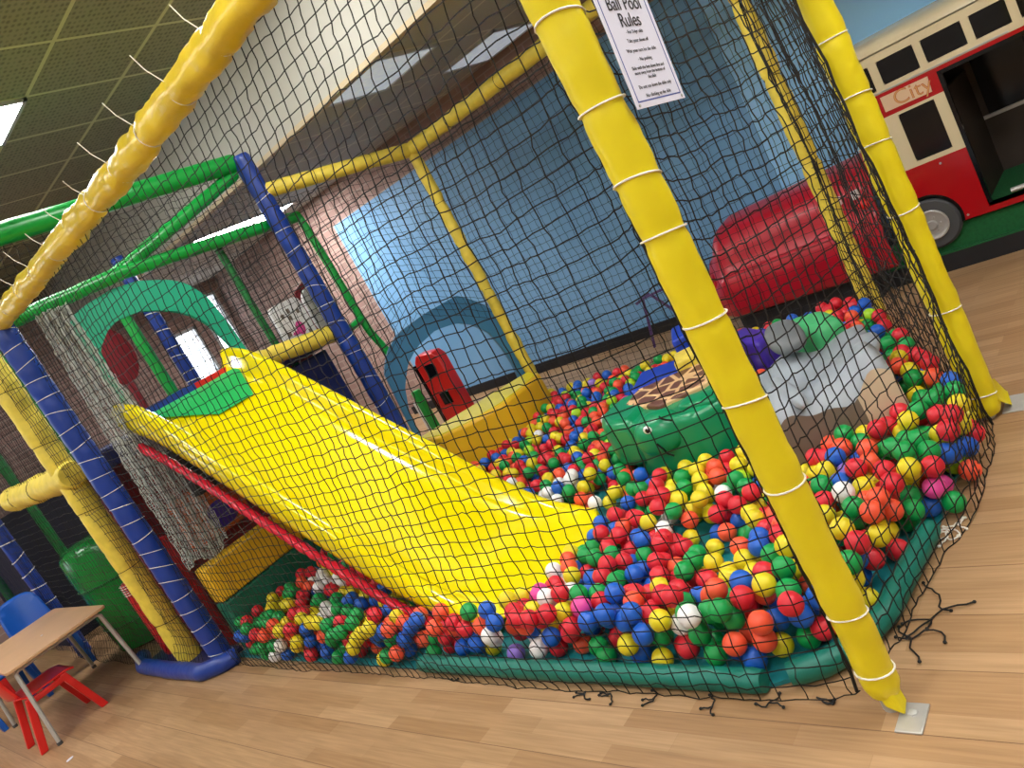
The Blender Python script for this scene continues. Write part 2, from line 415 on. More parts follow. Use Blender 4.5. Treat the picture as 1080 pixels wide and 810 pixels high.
# ---- blue mural board and skirting on the back wall
t = thing('mural_board', 'large sky blue painted board covering the brick wall behind the pool', 'wall panel', (XB - .02, 3, .05))
mt, nt, b = newmat('mural_blue')
tc = N(nt, 'ShaderNodeTexCoord'); no = N(nt, 'ShaderNodeTexNoise'); no.inputs['Scale'].default_value = .9
nt.links.new(tc.outputs['Object'], no.inputs['Vector']); rp = N(nt, 'ShaderNodeValToRGB')
rp.color_ramp.elements[0].position = .35; rp.color_ramp.elements[1].position = .65
rp.color_ramp.elements[0].color = rgb('#6b9fcc'); rp.color_ramp.elements[1].color = rgb('#7eb0dc')
nt.links.new(no.outputs['Fac'], rp.inputs['Fac']); nt.links.new(rp.outputs['Color'], b.inputs['Base Color']); b.inputs['Roughness'].default_value = .6
M['mural'] = mt
M['mural_right'] = plain('mural_right', '#98d0fa', .6, .03, 1)
MB().box(XB - .02, XB - .003, 2.2, 6.72, .04, 2.24).build('board', 'mural', t)
MB().box(XB - .032, XB - .003, -2.5, 2.2, .04, 2.5).build('board', 'mural_right', t, label='lighter blue board on the right')
MB().box(XB - .045, XB - .02, -2.5, 7.1, 0, .09).build('skirting', 'black_matt', t)

# ================================================================ POSTS AND BEAMS
def noisy_tube(path, rad, step=.02, seg=16, amp=.004, ties=(), pinch=.82, sc=9, closed_ends=True, tangle=None):
    """padding sleeve: wrinkled, pinched at every tie (ties = arc lengths)"""
    pts = polyline(path, step=step); n = len(pts); L = 0; ls = [0]
    for a, b2 in zip(pts, pts[1:]): L += (b2 - a).length; ls.append(L)
    vs = []; px = None
    for i, p in enumerate(pts):
        d = (pts[min(i + 1, n - 1)] - pts[max(i - 1, 0)]).normalized()
        if px is None: x, y = frame_of(d)
        else: x = (px - d * px.dot(d)).normalized()
        y = d.cross(x); px = x
        r0 = rad(ls[i] / L) if callable(rad) else rad
        for tt in ties:
            dd = abs(ls[i] - tt); r0 *= 1 - (1 - pinch) * math.exp(-(dd / .018) ** 2)
        if closed_ends and (i == 0 or i == n - 1): r0 *= .86
        for k in range(seg):
            a = 2 * math.pi * k / seg; dr = x * math.cos(a) + y * math.sin(a)
            rr = r0 + amp * nz(p + dr * r0, sc) + amp * .6 * nz(p + dr * r0, sc * 3.1)
            vs.append(p + dr * rr)
    fs = [(i * seg + k, i * seg + (k + 1) % seg, (i + 1) * seg + (k + 1) % seg, (i + 1) * seg + k) for i in range(n - 1) for k in range(seg)]
    fs += [tuple(reversed(range(seg))), tuple((n - 1) * seg + k for k in range(seg))]
    mb = MB(); mb.add(vs, fs); return mb
def tie_ring(c, d, r, th=.0035, seg=18, tail=None, skew=0):
    d = Vector(d).normalized(); x, y = frame_of(d); mb = MB()
    pts = [Vector(c) + (x * math.cos(a) + y * math.sin(a)) * r + d * skew * math.cos(a) for a in [2 * math.pi * k / seg for k in range(seg + 1)]]
    mb.tube(pts, th, 5, caps=False)
    if tail: mb.tube([Vector(c) + Vector(tail[0]) * t for t in (.0, .5, 1)] if False else [Vector(c) + Vector(q) for q in tail], th * .8, 5)
    return mb
def padded_post(name, label, cat, x, y, ztop, rad, mat, ties, z0=0.0, group=None, seg=18, amp=.004, pole=True, plate=None, pinch=.86, tie_mat='white_cord', tie_th=.0035, zpad=None, skew=.01):
    t = thing(name, label, cat, (x, y, 0), group)
    zp = z0 if zpad is None else zpad
    rf = rad if callable(rad) else (lambda q: rad)
    noisy_tube([(x, y, zp), (x, y, ztop)], rf, .02, seg, amp, [z - zp for z in ties], pinch).build('padding', mat, t, smooth=60)
    for z in ties:
        q = (z - zp) / (ztop - zp)
        tie_ring((x, y, z), (0, 0, 1), rf(q) * pinch + .004, tie_th, skew=skew * random.uniform(-1, 1) - .004).build('tie', tie_mat, t)
    if pole:
        MB().tube([(x, y, 0), (x, y, zp + .03)], .022, 12).build('pole', 'grey_metal', t)
    if plate:
        px, py = plate
        MB().box(px - .045, px + .045, py - .03, py + .03, 0, .006).build('base_plate', 'steel_plate', t, bevel=.002)
        MB().lathe((px + .012, py, .006), [(.011, 0), (.011, .004), (.006, .006)], 6).build('bolt', 'grey_metal', t)
    return t
# the tall front corner post nearest the viewer
t = padded_post('padded_post', 'tall yellow padded corner post nearest the camera, white cord ties', 'post', 1.41, .838, 2.20,
            lambda q: .043 + .009 * q, 'yellow_pvc', [.11, .27, .62, .83, 1.03, 1.23, 1.35, 1.51, 1.69, 1.9, 2.08], zpad=.05,
            group='yellow corner posts of the ball pool', plate=(1.375, .785), pinch=.94, seg=24, amp=.004, tie_th=.0024)
MB().prism([(1.38, .815, .09), (1.43, .815, .10), (1.418, .80, .015), (1.372, .795, .010)], (.0, .04, .02)).build('padding_flap', 'yellow_pvc', t, bevel=.006)
# the right front post with its torn foot
t = padded_post('padded_post', 'yellow padded post beside the red and cream bus, torn foot flap', 'post', 2.80, .81, 2.20,
            lambda q: .050 + .003 * q, 'yellow_pvc', [.09, .43, .81, 1.05, 1.22, 1.42, 1.65, 1.9], zpad=.02, group='yellow corner posts of the ball pool', pinch=.93, seg=22, amp=.005, tie_th=.0024)
MB().grid(lambda u, v: Vector((2.76 + .09 * u + .05 * v + .05 * u * v, .785 - .02 * u - .05 * v + .05 * u * v, .10 * (1 - v) ** 1.3 + .016 + .016 * math.sin(u * 8 + v * 2) * (.3 + v * .5))), 14, 12).build('padding_flap', 'yellow_pvc', t)
t_flap = t.children[-1]; so = t_flap.modifiers.new('solid', 'SOLIDIFY'); so.thickness = .006
MB().box(2.80, 2.93, .70, .77, 0, .005).build('base_plate', 'grey_metal', t, bevel=.002)
padded_post('padded_post', 'slim yellow padded post in front of the red car body', 'post', 4.08, 1.49, 2.18, .05, 'yellow_foam', [.5, .95, 1.4, 1.8], group='yellow corner posts of the ball pool', amp=.006, pinch=.8, tie_mat='net_black', tie_th=.002)
padded_post('padded_post', 'slim yellow foam post right of the blue archway', 'post', 4.08, 3.92, 2.16, .042, 'yellow_foam', [.35, .7, 1.05, 1.4, 1.75], group='yellow corner posts of the ball pool', amp=.008, pinch=.8, tie_mat='net_black', tie_th=.002)
# blue posts of the play frame
padded_post('padded_post', 'thick blue padded post at the left end of the pool, closely laced with white cord', 'post', 1.39, 4.5, 2.2,
            .062, 'blue_pad', [.08 + .098 * i for i in range(22)], group='blue posts of the play frame', amp=.003, pinch=.95, tie_th=.0018, skew=.03, zpad=.02)
padded_post('padded_post', 'tall dark blue padded post between the slide and the blue archway', 'post', 3.15, 4.42, 2.6,
            .062, 'blue_pad', [.75, .93, 1.13, 1.24, 1.36, 1.5, 1.63, 1.78, 1.92, 2.06, 2.3], group='blue posts of the play frame', amp=.003, pinch=.95, tie_th=.002, skew=.03)
padded_post('padded_post', 'blue padded post at the left edge of the photo, beyond the yellow arm', 'post', 1.39, 7.25, 2.2,
            .055, 'blue_pad', [.1 + .14 * i for i in range(15)], group='blue posts of the play frame', amp=.003, pinch=.95, tie_th=.004, skew=.03)
padded_post('padded_post', 'blue padded post seen through the green arch above the slide', 'post', 2.86, 6.1, 2.6,
            .055, 'blue_pad', [1.5, 1.58, 1.72, 1.8, 1.95, 2.1], group='blue posts of the play frame', amp=.003, pinch=.95, tie_th=.004)
# yellow post standing left of the first blue post
padded_post('padded_post', 'yellow foam post under black net, just left of the blue laced post', 'post', 1.39, 5.0, 2.2, .072, 'yellow_foam', [.3, .7, 1.1, 1.55, 1.9], amp=.005, pinch=.93, tie_mat='net_black', tie_th=.002)
# green poles inside the play frame
def green_pole(x, y, z0, z1, r, label, mat='green_dark'):
    t = thing('green_pole', label, 'pole', (x, y, 0), 'green poles of the play frame')
    noisy_tube([(x, y, z0), (x, y, z1)], r, .03, 12, .002).build('padding', mat, t, smooth=60)
    for z in (z0 + .02, z1 - .02): tie_ring((x, y, z), (0, 0, 1), r + .002, .004).build('collar', 'black_plastic', t)
green_pole(2.62, 6.0, 1.3, 2.3, .045, 'green pole seen through the green arch, left of the blue one', 'green_pad')
green_pole(1.62, 5.55, 0, 2.2, .045, 'dark green pole left of the netted yellow post')
green_pole(1.75, 7.6, 0, 2.2, .04, 'green pole far left behind the net, above the green barrel')
green_pole(1.42, 8.6, 0, 2.2, .04, 'green pole at the far left edge behind the blue post')
green_pole(2.78, 4.62, 1.36, 2.15, .025, 'thin green pole right of the arch, beside the white activity panel')
green_pole(3.0, 4.9, 0, 1.25, .03, 'thin dark green pole below the yellow beam, near the brick wall')

def beam(name, label, path, rad, mat, group=None, amp=.003, ties=(), seg=14, tails=False, pinch=.9, tie_mat='white_cord'):
    t = thing(name, label, 'beam', tuple(path[0]), group)
    noisy_tube(path, rad, .025, seg, amp, ties, pinch, closed_ends=True).build('padding', mat, t, smooth=60)
    pl = polyline(path, step=.01)
    for i, s in enumerate(ties):
        k = min(len(pl) - 2, max(1, int(s / .01))); d = pl[k + 1] - pl[k - 1]
        r = (rad(.5) if callable(rad) else rad) * pinch + .003
        tail = None
        if tails:
            l = random.uniform(.055, .10)
            tail = [(-r * .75, .0, r * .7), (-r * .75 - l * .30, .01, r * .7 + l * .5), (-r * .75 - l * .5, .01, r * .7 + l)]
        tie_ring(pl[k], d, r, .0022, tail=tail).build('tie', tie_mat, t)
    return t
beam('padded_beam', 'wrinkled yellow padded top beam with white tie tails sticking up', [(1.40, .82, 2.2), (1.40, 2.6, 2.175), (1.39, 4.5, 2.19)], .052, 'yellow_old',
     'yellow top beams of the ball pool', .012, [.15 + .27 * i for i in range(14)], 20, True, .84)
beam('padded_beam', 'yellow padded top beam joining the two nearest yellow posts', [(1.40, .82, 2.2), (2.8, .81, 2.2)], .058, 'yellow_old', 'yellow top beams of the ball pool', .008, [.3, .7, 1.1], 16, False, .84)
beam('padded_beam', 'yellow top beam from the bus side post to the post by the red car body', [(2.8, .81, 2.2), (4.08, 1.49, 2.2)], .05, 'yellow_foam', 'yellow top beams of the ball pool', .004, [.4, .9])
beam('padded_beam', 'yellow top beam along the back above the blue mural', [(4.08, 1.49, 2.2), (4.08, 3.92, 2.16)], .05, 'yellow_foam', 'yellow top beams of the ball pool', .004, [.5, 1, 1.5, 2], tie_mat='net_black')
beam('padded_beam', 'yellow top beam from the slim yellow post to the tall blue post', [(4.08, 3.92, 2.16), (3.15, 4.42, 2.34)], .05, 'yellow_foam', 'yellow top beams of the ball pool', .004, [.3, .7], tie_mat='net_black')
beam('padded_beam', 'bright green padded beam across the top of the play frame', [(.2, 4.5, 2.62), (3.13, 4.47, 2.58)], .06, 'green_pad', 'green beams of the play frame')
beam('padded_beam', 'dark green padded beam running just above the green arch', [(1.39, 4.5, 2.17), (2.1, 4.52, 2.2), (3.42, 4.55, 2.13)], .04, 'green_pad', 'green beams of the play frame')
beam('padded_beam', 'green padded beam slanting up from the arch to the tall blue post', [(2.05, 4.55, 2.2), (3.1, 4.5, 2.52)], .042, 'green_pad', 'green beams of the play frame')
beam('padded_beam', 'thin green corner pole dropping beside the brick wall', [(3.42, 4.55, 2.13), (3.43, 4.52, 1.2), (3.48, 4.5, .95)], .028, 'green_pad', 'green beams of the play frame')
beam('padded_beam', 'short green rail from the tall blue post to the thin corner pole', [(3.2, 4.5, 1.27), (3.43, 4.52, 1.3)], .028, 'green_pad', 'green beams of the play frame')
beam('padded_beam', 'yellow foam beam under the white activity panel', [(2.46, 4.5, 1.40), (3.22, 4.5, 1.30)], .062, 'yellow_foam', 'yellow beams at platform height', .006, [.15, .6], tie_mat='net_black')
beam('padded_beam', 'yellow foam arm reaching left from the netted yellow post', [(1.39, 4.9, 1.33), (1.39, 6.35, 1.36)], .085, 'yellow_foam', 'yellow beams at platform height', .010, [.7, 1.2], tie_mat='net_black')
t = thing('floor_bumper', 'curved blue padded bumper on the floor at the foot of the blue post', 'bumper', (1.3, 5, 0))
noisy_tube([(1.42, 4.38, .04), (1.34, 4.42, .045), (1.27, 4.55, .045), (1.26, 5.0, .045), (1.27, 5.5, .045), (1.36, 5.75, .04)], .05, .02, 14, .003).build('padding', 'blue_pad', t, smooth=60)
MB().box(1.28, 1.5, 4.5, 5.6, .005, .03).build('mat', 'navy_pad', t)

# ================================================================ BALL POOL FLOOR AND EDGE
o = MB().prism([(1.42, 1.2, .003), (1.56, .93, .003), (2.1, .86, .003), (2.78, .84, .003), (4.1, 1.5, .003), (4.1, 3.9, .003), (3.15, 4.4, .003), (1.44, 4.45, .003)], (0, 0, .012)).build('pool_mat', 'teal_mat', None, (2.5, 2.5, 0))
tag(o, 'teal vinyl mat covering the floor of the ball pool', 'mat')
def edge_tube(path, label, r=.034):
    t = thing('edge_tube', label, 'foam tube', tuple(path[0]), 'teal foam tubes edging the ball pool')
    noisy_tube(path, r, .03, 16, .001).build('foam', 'teal_tube', t, smooth=50)
edge_tube([(1.43, 2.68, .036), (1.43, 1.9, .036), (1.43, 1.16, .036)], 'long straight teal foam tube along the front floor edge of the pool')
edge_tube([(1.46, 1.10, .036), (1.50, 1.02, .036), (1.57, .955, .036), (1.7, .905, .036), (2.0, .875, .036), (2.08, .865, .036)], 'teal foam tube curving round the corner behind the nearest yellow post')

# ================================================================ SLIDE
def slide_z(y):                 # floor of the chute along its run
    P = [(4.55, 1.40), (4.4, 1.37), (4.2, 1.26), (4.0, 1.10), (3.44, .64), (2.96, .26), (2.69, .11), (2.45, .06), (2.1, .045)]
    for (a, za), (b3, zb) in zip(P, P[1:]):
        if y >= b3: return lerp(za, zb, (a - y) / (a - b3))
    return .045
def slide_pt(u, v):
    y = lerp(4.54, 2.23, v)
    z = sum(slide_z(y + d) for d in (-.1, -.05, 0, .05, .1)) / 5
    fl = smooth((v - .72) / .28)
    x0 = lerp(1.64, 1.62, fl); x1 = lerp(2.42, 2.40, fl)
    lip = lerp(.15, .028, smooth((v - .55) / .42))
    sec = [(0, -.03), (-.012, .35), (.0, .85), (.025, 1.0), (.055, .97), (.085, .6), (.12, .2), (.18, 0.03), (.25, 0), (.33, 0), (.5, 0), (.67, 0), (.75, 0), (.82, 0.03), (.88, .2), (.915, .6), (.945, .97), (.975, 1.0), (1.0, .85), (1.012, .35), (1.0, -.03)]
    q = u * (len(sec) - 1); i = min(int(q), len(sec) - 2); tq = q - i
    sx, sz = lerp(sec[i][0], sec[i + 1][0], tq), lerp(sec[i][1], sec[i + 1][1], tq)
    yy = y
    if v > .9:                                     # rounded lower end
        e = (v - .9) / .1; yy = y + .13 * e * (abs(sx - .5) * 2) ** 3
    return Vector((x0 + (x1 - x0) * sx, yy, max(z + sz * lip, .02)))
t = thing('slide', 'wide glossy yellow plastic slide running down into the balls', 'slide', (2.0, 3.3, 0))
o = MB().grid(slide_pt, 40, 90).build('chute', 'yellow_slide', t, smooth=70)
so = o.modifiers.new('solid', 'SOLIDIFY'); so.thickness = .012; so.offset = -1
noisy_tube([(1.61, 4.42, 1.29), (1.61, 4.2, 1.16), (1.61, 4.0, 1.01), (1.61, 3.44, .565), (1.61, 2.96, .195), (1.61, 2.75, .085), (1.61, 2.52, .045)], .026, .02, 12, .004, [.05 + .07 * i for i in range(28)], .85).build('side_rail', 'red_tube', t, smooth=60, label='red padded rail along the near side')
def entry(u, v):
    y = lerp(4.50, 4.14, v); zz = sum(slide_z(y + d) for d in (-.1, -.05, 0, .05, .1)) / 5
    xa = lerp(1.80, 1.74, min(1, v / .35)) if v < .35 else lerp(1.74, 1.96, (v - .35) / .65)
    xb = lerp(2.28, 2.34, min(1, v / .3)) if v < .3 else lerp(2.34, 2.2, (v - .3) / .7)
    x = lerp(xa, xb, u); e = max(0, abs(x - 2.03) - .20) / .12
    return Vector((x, y, zz + .03 + .04 * e * e))
MB().grid(entry, 16, 12).build('entry_mat', 'green_bright', t, label='bright green mat at the top')
MB().box(1.76, 2.1, 4.5, 4.60, 1.40, 1.46).build('entry_sill', 'blue_pad', t, label='blue sill')
MB().box(2.1, 2.34, 4.5, 4.60, 1.40, 1.455).build('entry_sill', 'red_plastic', t, label='red sill')
MB().box(1.7, 2.36, 4.3, 4.42, .9, 1.2).build('support', 'black_matt', t)

# ================================================================ PLAY FRAME PANELS
def arch_panel(a, b4, zb, outer, inner, th, name, label, mat, cat='panel'):
    """arched board in the vertical plane through a and b4; outlines are (s,z) with s in metres along a->b4"""
    a, b4 = Vector((a[0], a[1], 0)), Vector((b4[0], b4[1], 0)); d = (b4 - a).normalized(); nrm = Vector((-d.y, d.x, 0))
    def P(s, z): return a + d * s + Vector((0, 0, z))
    mb = MB(); n = len(outer)
    vs = [P(*q) for q in outer] + [P(*q) for q in inner] + [P(*q) + nrm * th for q in outer] + [P(*q) + nrm * th for q in inner]
    fs = []
    for i in range(n - 1):
        fs += [(i, i + 1, n + i + 1, n + i), (2 * n + i + 1, 2 * n + i, 3 * n + i, 3 * n + i + 1), (i + 1, i, 2 * n + i, 2 * n + i + 1), (n + i, n + i + 1, 3 * n + i + 1, 3 * n + i)]
    fs += [(0, n, 3 * n, 2 * n), (2 * n - 1, n - 1, 3 * n - 1, 4 * n - 1)]
    mb.add(vs, fs)
    return mb, P, nrm, d
def resample(pts, n): return [(p.x, p.y) for p in polyline([(q[0], q[1], 0) for q in pts], n=n)]
# green arch at the head of the slide (plane y = 4.52)
outer = resample([(.19, 1.36), (.165, 1.83), (.17, 2.03), (.19, 2.08), (.31, 2.115), (.47, 2.14), (.63, 2.13), (.80, 2.07), (.89, 2.01), (.96, 1.89), (.99, 1.70), (1.0, 1.57), (1.01, 1.36)], 40)
inner = resample([(.21, 1.36), (.21, 1.70), (.235, 1.86), (.33, 1.94), (.41, 1.97), (.55, 1.965), (.64, 1.93), (.74, 1.88), (.81, 1.82), (.87, 1.74), (.92, 1.58), (.945, 1.36)], 40)
mb, P_, n_, d_ = arch_panel((1.53, 4.54), (2.8, 4.54), 0, outer, inner, .03, '', '', '')
tag(mb.build('arch_panel', 'teal_arch', None, (2.1, 4.54, 1.4), smooth=30), 'sea green arch over the top of the slide', 'panel')
# blue archway on the entrance side
A_, B_ = (3.2, 4.46), (4.12, 3.93)
outer = resample([(.05, .12), (.06, .51), (.09, .90), (.18, 1.01), (.30, 1.09), (.55, 1.12), (.83, 1.12), (.96, .98), (1.02, .87), (1.03, .67), (1.01, .48), (.98, .2)], 44)
inner = resample([(.09, .12), (.10, .55), (.17, .74), (.27, .87), (.38, .94), (.56, .98), (.72, .95), (.82, .88), (.90, .77), (.93, .65), (.945, .5), (.93, .2)], 44)
mb, P2, n2, d2 = arch_panel(A_, B_, 0, outer, inner, .05, '', '', '')
tag(mb.build('arch_panel', 'blue_arch', None, (3.6, 4.2, 0), smooth=30), 'slate blue archway at the entrance between the tall blue and slim yellow posts', 'panel')
# yellow entrance step
t = thing('entrance_step', 'wide yellow soft block with curved front below the blue archway', 'step', (3.4, 4.0, 0))
top = [(3.19, 4.40), (4.06, 3.90), (3.92, 3.70), (3.70, 3.66), (3.45, 3.68), (3.25, 3.82), (3.12, 4.05)]
MB().prism([(x, y, .02) for x, y in top], (0, 0, .36)).build('body', 'yellow_soft', t, bevel=.02, bseg=3)
MB().prism([(x, y, .375) for x, y in [(3.20, 4.38), (4.03, 3.90), (3.9, 3.72), (3.70, 3.69), (3.47, 3.71), (3.27, 3.84), (3.15, 4.05)]], (0, 0, .012)).build('top_cover', 'yellow_pvc', t, bevel=.005)
# red bus cut-out beyond the archway
t = thing('bus_panel', 'upright red panel with two black windows standing inside the blue archway', 'panel', (4.45, 5.45, 0))
bx, by = 4.50, 5.26
pl = [(0, .05), (0, .66), (.05, .72), (.27, .74), (.33, .68), (.33, .05)]
MB().prism([(bx, by + s, z) for s, z in pl], (.12, 0, 0)).build('board', 'red_plastic', t, bevel=.012)
MB().box(bx - .006, bx, by + .10, by + .23, .50, .63).build('window', 'bus_black', t, bevel=.01)
MB().box(bx - .006, bx, by + .10, by + .23, .22, .34).build('window', 'bus_black', t, bevel=.01)
MB().box(bx + .0, bx + .13, by + .335, by + .37, .03, .66).build('side', 'black_plastic', t)
t = thing('small_slab', 'small green upright slab left of the red panel inside the archway', 'panel', (4.3, 5.6, 0))
MB().box(4.30, 4.36, 5.52, 5.60, .0, .48).build('slab', 'green_pad', t, bevel=.01)
MB().box(4.31, 4.35, 5.60, 5.66, .0, .38).build('slab_edge', 'white_plastic', t, bevel=.005)
# white activity panel above the yellow beam
t = thing('activity_panel', 'white rounded activity panel with a pink figure above the yellow beam', 'panel', (3.1, 4.66, 1.35))
def rrect(x0, x1, z0, z1, r, y, n=5):
    pts = []
    for cx, cz, a0 in ((x1 - r, z1 - r, 0), (x0 + r, z1 - r, 90), (x0 + r, z0 + r, 180), (x1 - r, z0 + r, 270)):
        for k in range(n + 1):
            a = R(a0 + 90 * k / n); pts.append((cx + r * math.cos(a), y, cz + r * math.sin(a)))
    return pts
MB().prism(rrect(2.9, 3.16, 1.33, 1.66, .05, 4.68), (0, .04, 0)).build('board', 'white_plastic', t)
MB().prism(rrect(3.2, 3.42, 1.33, 1.68, .09, 4.70), (0, .03, 0)).build('board', 'white_plastic', t)
MB().prism(rrect(3.18, 3.45, 1.30, 1.72, .10, 4.735), (0, .02, 0)).build('rim', 'red_dark', t)
MB().ell((3.05, 4.675, 1.45), (.035, 0, 0), (0, .006, 0), (0, 0, .05)).ell((3.02, 4.675, 1.43), (.05, 0, 0), (0, .006, 0), (0, 0, .015)).build('figure', 'pink', t)
for a in ((2.97, 1.57), (3.03, 1.59), (3.02, 1.54), (2.95, 1.44), (3.11, 1.4), (3.1, 1.56)):
    MB().box(a[0] - .012, a[0] + .012, 4.674, 4.68, a[1] - .015, a[1] + .015).build('mark', 'taupe_soft', t)
# panels deeper inside the frame
def slab(name, label, x0, x1, y0, y1, z0, z1, mat, cat='panel', bevel=.01, group=None):
    return tag(MB().box(x0, x1, y0, y1, z0, z1).build(name, mat, None, ((x0 + x1) / 2, (y0 + y1) / 2, z0), bevel=bevel), label, cat, group)
slab('platform', 'navy padded platform deck behind the head of the slide', 1.45, 3.3, 4.62, 6.38, 1.26, 1.38, 'navy_pad', 'platform', .02)
o = MB().prism([(2.51 + .16 * math.cos(R(a)), 6.3, 1.95 + .24 * math.sin(R(a))) for a in range(0, 360, 15)], (0, .05, 0)).build('upright_pad', 'red_dark', None, (2.5, 6.3, 1.9)); tag(o, 'dark red oval pad standing on a stem inside the green arch', 'pad')
MB().tube([(2.51, 6.325, 1.38), (2.51, 6.325, 1.8)], .03, 10).build('stem', 'red_dark', o, (2.5, 6.3, 1.9))
slab('wall_pad', 'dark red padded wall under the slide platform', 1.5, 3.3, 5.1, 5.18, 0, 1.26, 'red_dark')
slab('wall_pad', 'navy padded board low beside the slide, right of the dark red padding', 2.55, 3.1, 4.62, 4.7, .55, 1.24, 'navy_pad')
slab('back_board', 'dark navy board closing the back of the lower play frame', 1.5, 4.2, 7.9, 7.96, 0, 1.26, 'navy_board')
slab('back_board', 'dark navy striped board at the far left behind the blue post', 1.45, 1.5, 7.6, 9.2, 0, 2.3, 'navy_board')
slab('soft_post', 'red padded post beside the foot of the laced blue post', 1.47, 1.56, 4.66, 4.75, 0, .78, 'red_pad', 'post', .02)
slab('soft_post', 'red padded strip between the netted yellow post and the laced blue post', 1.44, 1.5, 4.80, 4.88, 0, .85, 'red_pad', 'post', .02)
t = thing('soft_block', 'yellow over dark green soft block under the slide', 'block', (1.9, 4.35, 0))
MB().box(1.48, 2.5, 4.3, 4.42, .34, .56).build('upper_block', 'yellow_soft', t, bevel=.015)
MB().box(1.48, 2.5, 4.3, 4.42, .02, .335).build('lower_block', 'teal_panel', t, bevel=.012, label='dark green lower half')
t = thing('picture_board', 'small orange board with a purple shape under the slide', 'board', (1.95, 4.9, .7))
MB().box(1.78, 2.24, 5.075, 5.10, .52, .88).build('board', 'orange', t, bevel=.01)
MB().ell((2.06, 5.07, .64), (.12, 0, 0), (0, .008, 0), (0, 0, .09)).build('shape', 'purple_soft', t)
# green barrel and red roller
t = thing('barrel_roller', 'large green padded barrel standing behind the table', 'roller', (1.74, 6.3, 0))
MB().lathe((1.74, 6.3, 0), [(.02, .0), (.27, .0), (.34, .03), (.355, .3), (.345, .5), (.355, .65), (.35, .80), (.31, .85), (.02, .86)], 32).build('padding', 'green_barrel', t, smooth=50)
for z in (.22, .55): MB().lathe((1.74, 6.3, z), [(.350, -.004), (.360, 0), (.350, .004)], 32).build('seam', 'green_dark', t)
t = thing('roller', 'upright red padded roller beside the netted yellow post', 'roller', (1.47, 5.38, 0))
MB().lathe((1.47, 5.38, .03), [(.02, 0), (.075, 0), (.085, .02), (.085, .52), (.075, .545), (.02, .55)], 22).build('padding', 'red_pad', t, smooth=50)
for k in range(5): tie_ring((1.47, 5.38, .50 + .016 * k), (0, 0, 1), .088, .003).build('cord', 'white_cord', t)

# ================================================================ THE BUS
XW = 4.65
t = thing('toy_bus', 'red and cream double decker play bus on a green turf plinth', 'bus', (XW + .35, .3, 0))
Y0, Y1 = 1.40, -1.5      # front end, rear end
def yz(poly, x, e, mb=None):
    mb = mb or MB(); return mb.prism([(x, y, z) for y, z in poly], (e, 0, 0))
def rr(y0, y1, z0, z1, r, n=4):
    return [(q[0], q[2]) for q in rrect(min(y0, y1), max(y0, y1), z0, z1, r, 0, n)]
def plate_with_holes(name, ya, yb, za, zb, holes, mat, x=XW, th=.02):
    """a side panel cut into strips around rectangular openings"""
    mb = MB(); hs = sorted(holes, key=lambda h: min(h[0], h[1])); cur = min(ya, yb); end = max(ya, yb)
    for h in hs:
        h0, h1 = min(h[0], h[1]), max(h[0], h[1])
        if h0 > cur: mb.box(x, x + th, cur, h0, za, zb)
        if h[2] > za: mb.box(x, x + th, h0, h1, za, h[2])
        if h[3] < zb: mb.box(x, x + th, h0, h1, h[3], zb)
        cur = h1
    if cur < end: mb.box(x, x + th, cur, end, za, zb)
    return mb.build(name, mat, t)
door = (.955, .10, .30, 1.035)
upper = [(1.238, 1.34, 1.075, 1.212), (1.012, 1.195, 1.088, 1.215), (.787, .975, 1.092, 1.212), (.594, .750, 1.092, 1.212), (.36, .555, 1.09, 1.21), (.13, .32, 1.09, 1.21), (-.1, .09, 1.09, 1.21), (-.33, -.14, 1.09, 1.21), (-.56, -.37, 1.09, 1.21)]
plate_with_holes('upper_side', Y0, Y1, 1.055, 1.27, upper, 'bus_cream')
plate_with_holes('side_band', Y0, Y1, .93, 1.055, [(door[0], door[1], .93, 1.035)], 'bus_red')
plate_with_holes('cab_side', Y0, .955, .62, .93, [(1.01, 1.19, .645, .915)], 'bus_cream')
plate_with_holes('cab_side', .10, Y1, .62, .93, [(-.3, 0.0, .66, .9), (-.7, -.4, .66, .9)], 'bus_cream')
# lower red side with wheel arch and door opening
arch = [(1.235 + .155 * math.cos(R(a)), .295 + .155 * math.sin(R(a))) for a in range(196, 66, -10)]
poly = [(.955, .62), (.955, .25)] + arch + [(1.40, .43), (1.40, .62)]
yz(poly, XW, .02).build('lower_side', 'bus_red', t)
yz([(.955, .25), (.955, .30), (.10, .30), (.10, .25)], XW, .02).build('sill', 'bus_red', t)
yz([(.10, .62), (.10, .25), (Y1, .25), (Y1, .62)], XW, .02).build('lower_side', 'bus_red', t)
for h in upper: yz(rr(h[0], h[1], h[2], h[3], .018), XW + .004, .01).build('window_glass', 'bus_black', t)
yz(rr(1.01, 1.19, .645, .915, .02), XW + .004, .01).build('window_glass', 'bus_black', t)
for h in ((-.3, 0.0, .66, .9), (-.7, -.4, .66, .9)): yz(rr(h[0], h[1], h[2], h[3], .02), XW + .004, .01).build('window_glass', 'bus_black', t)
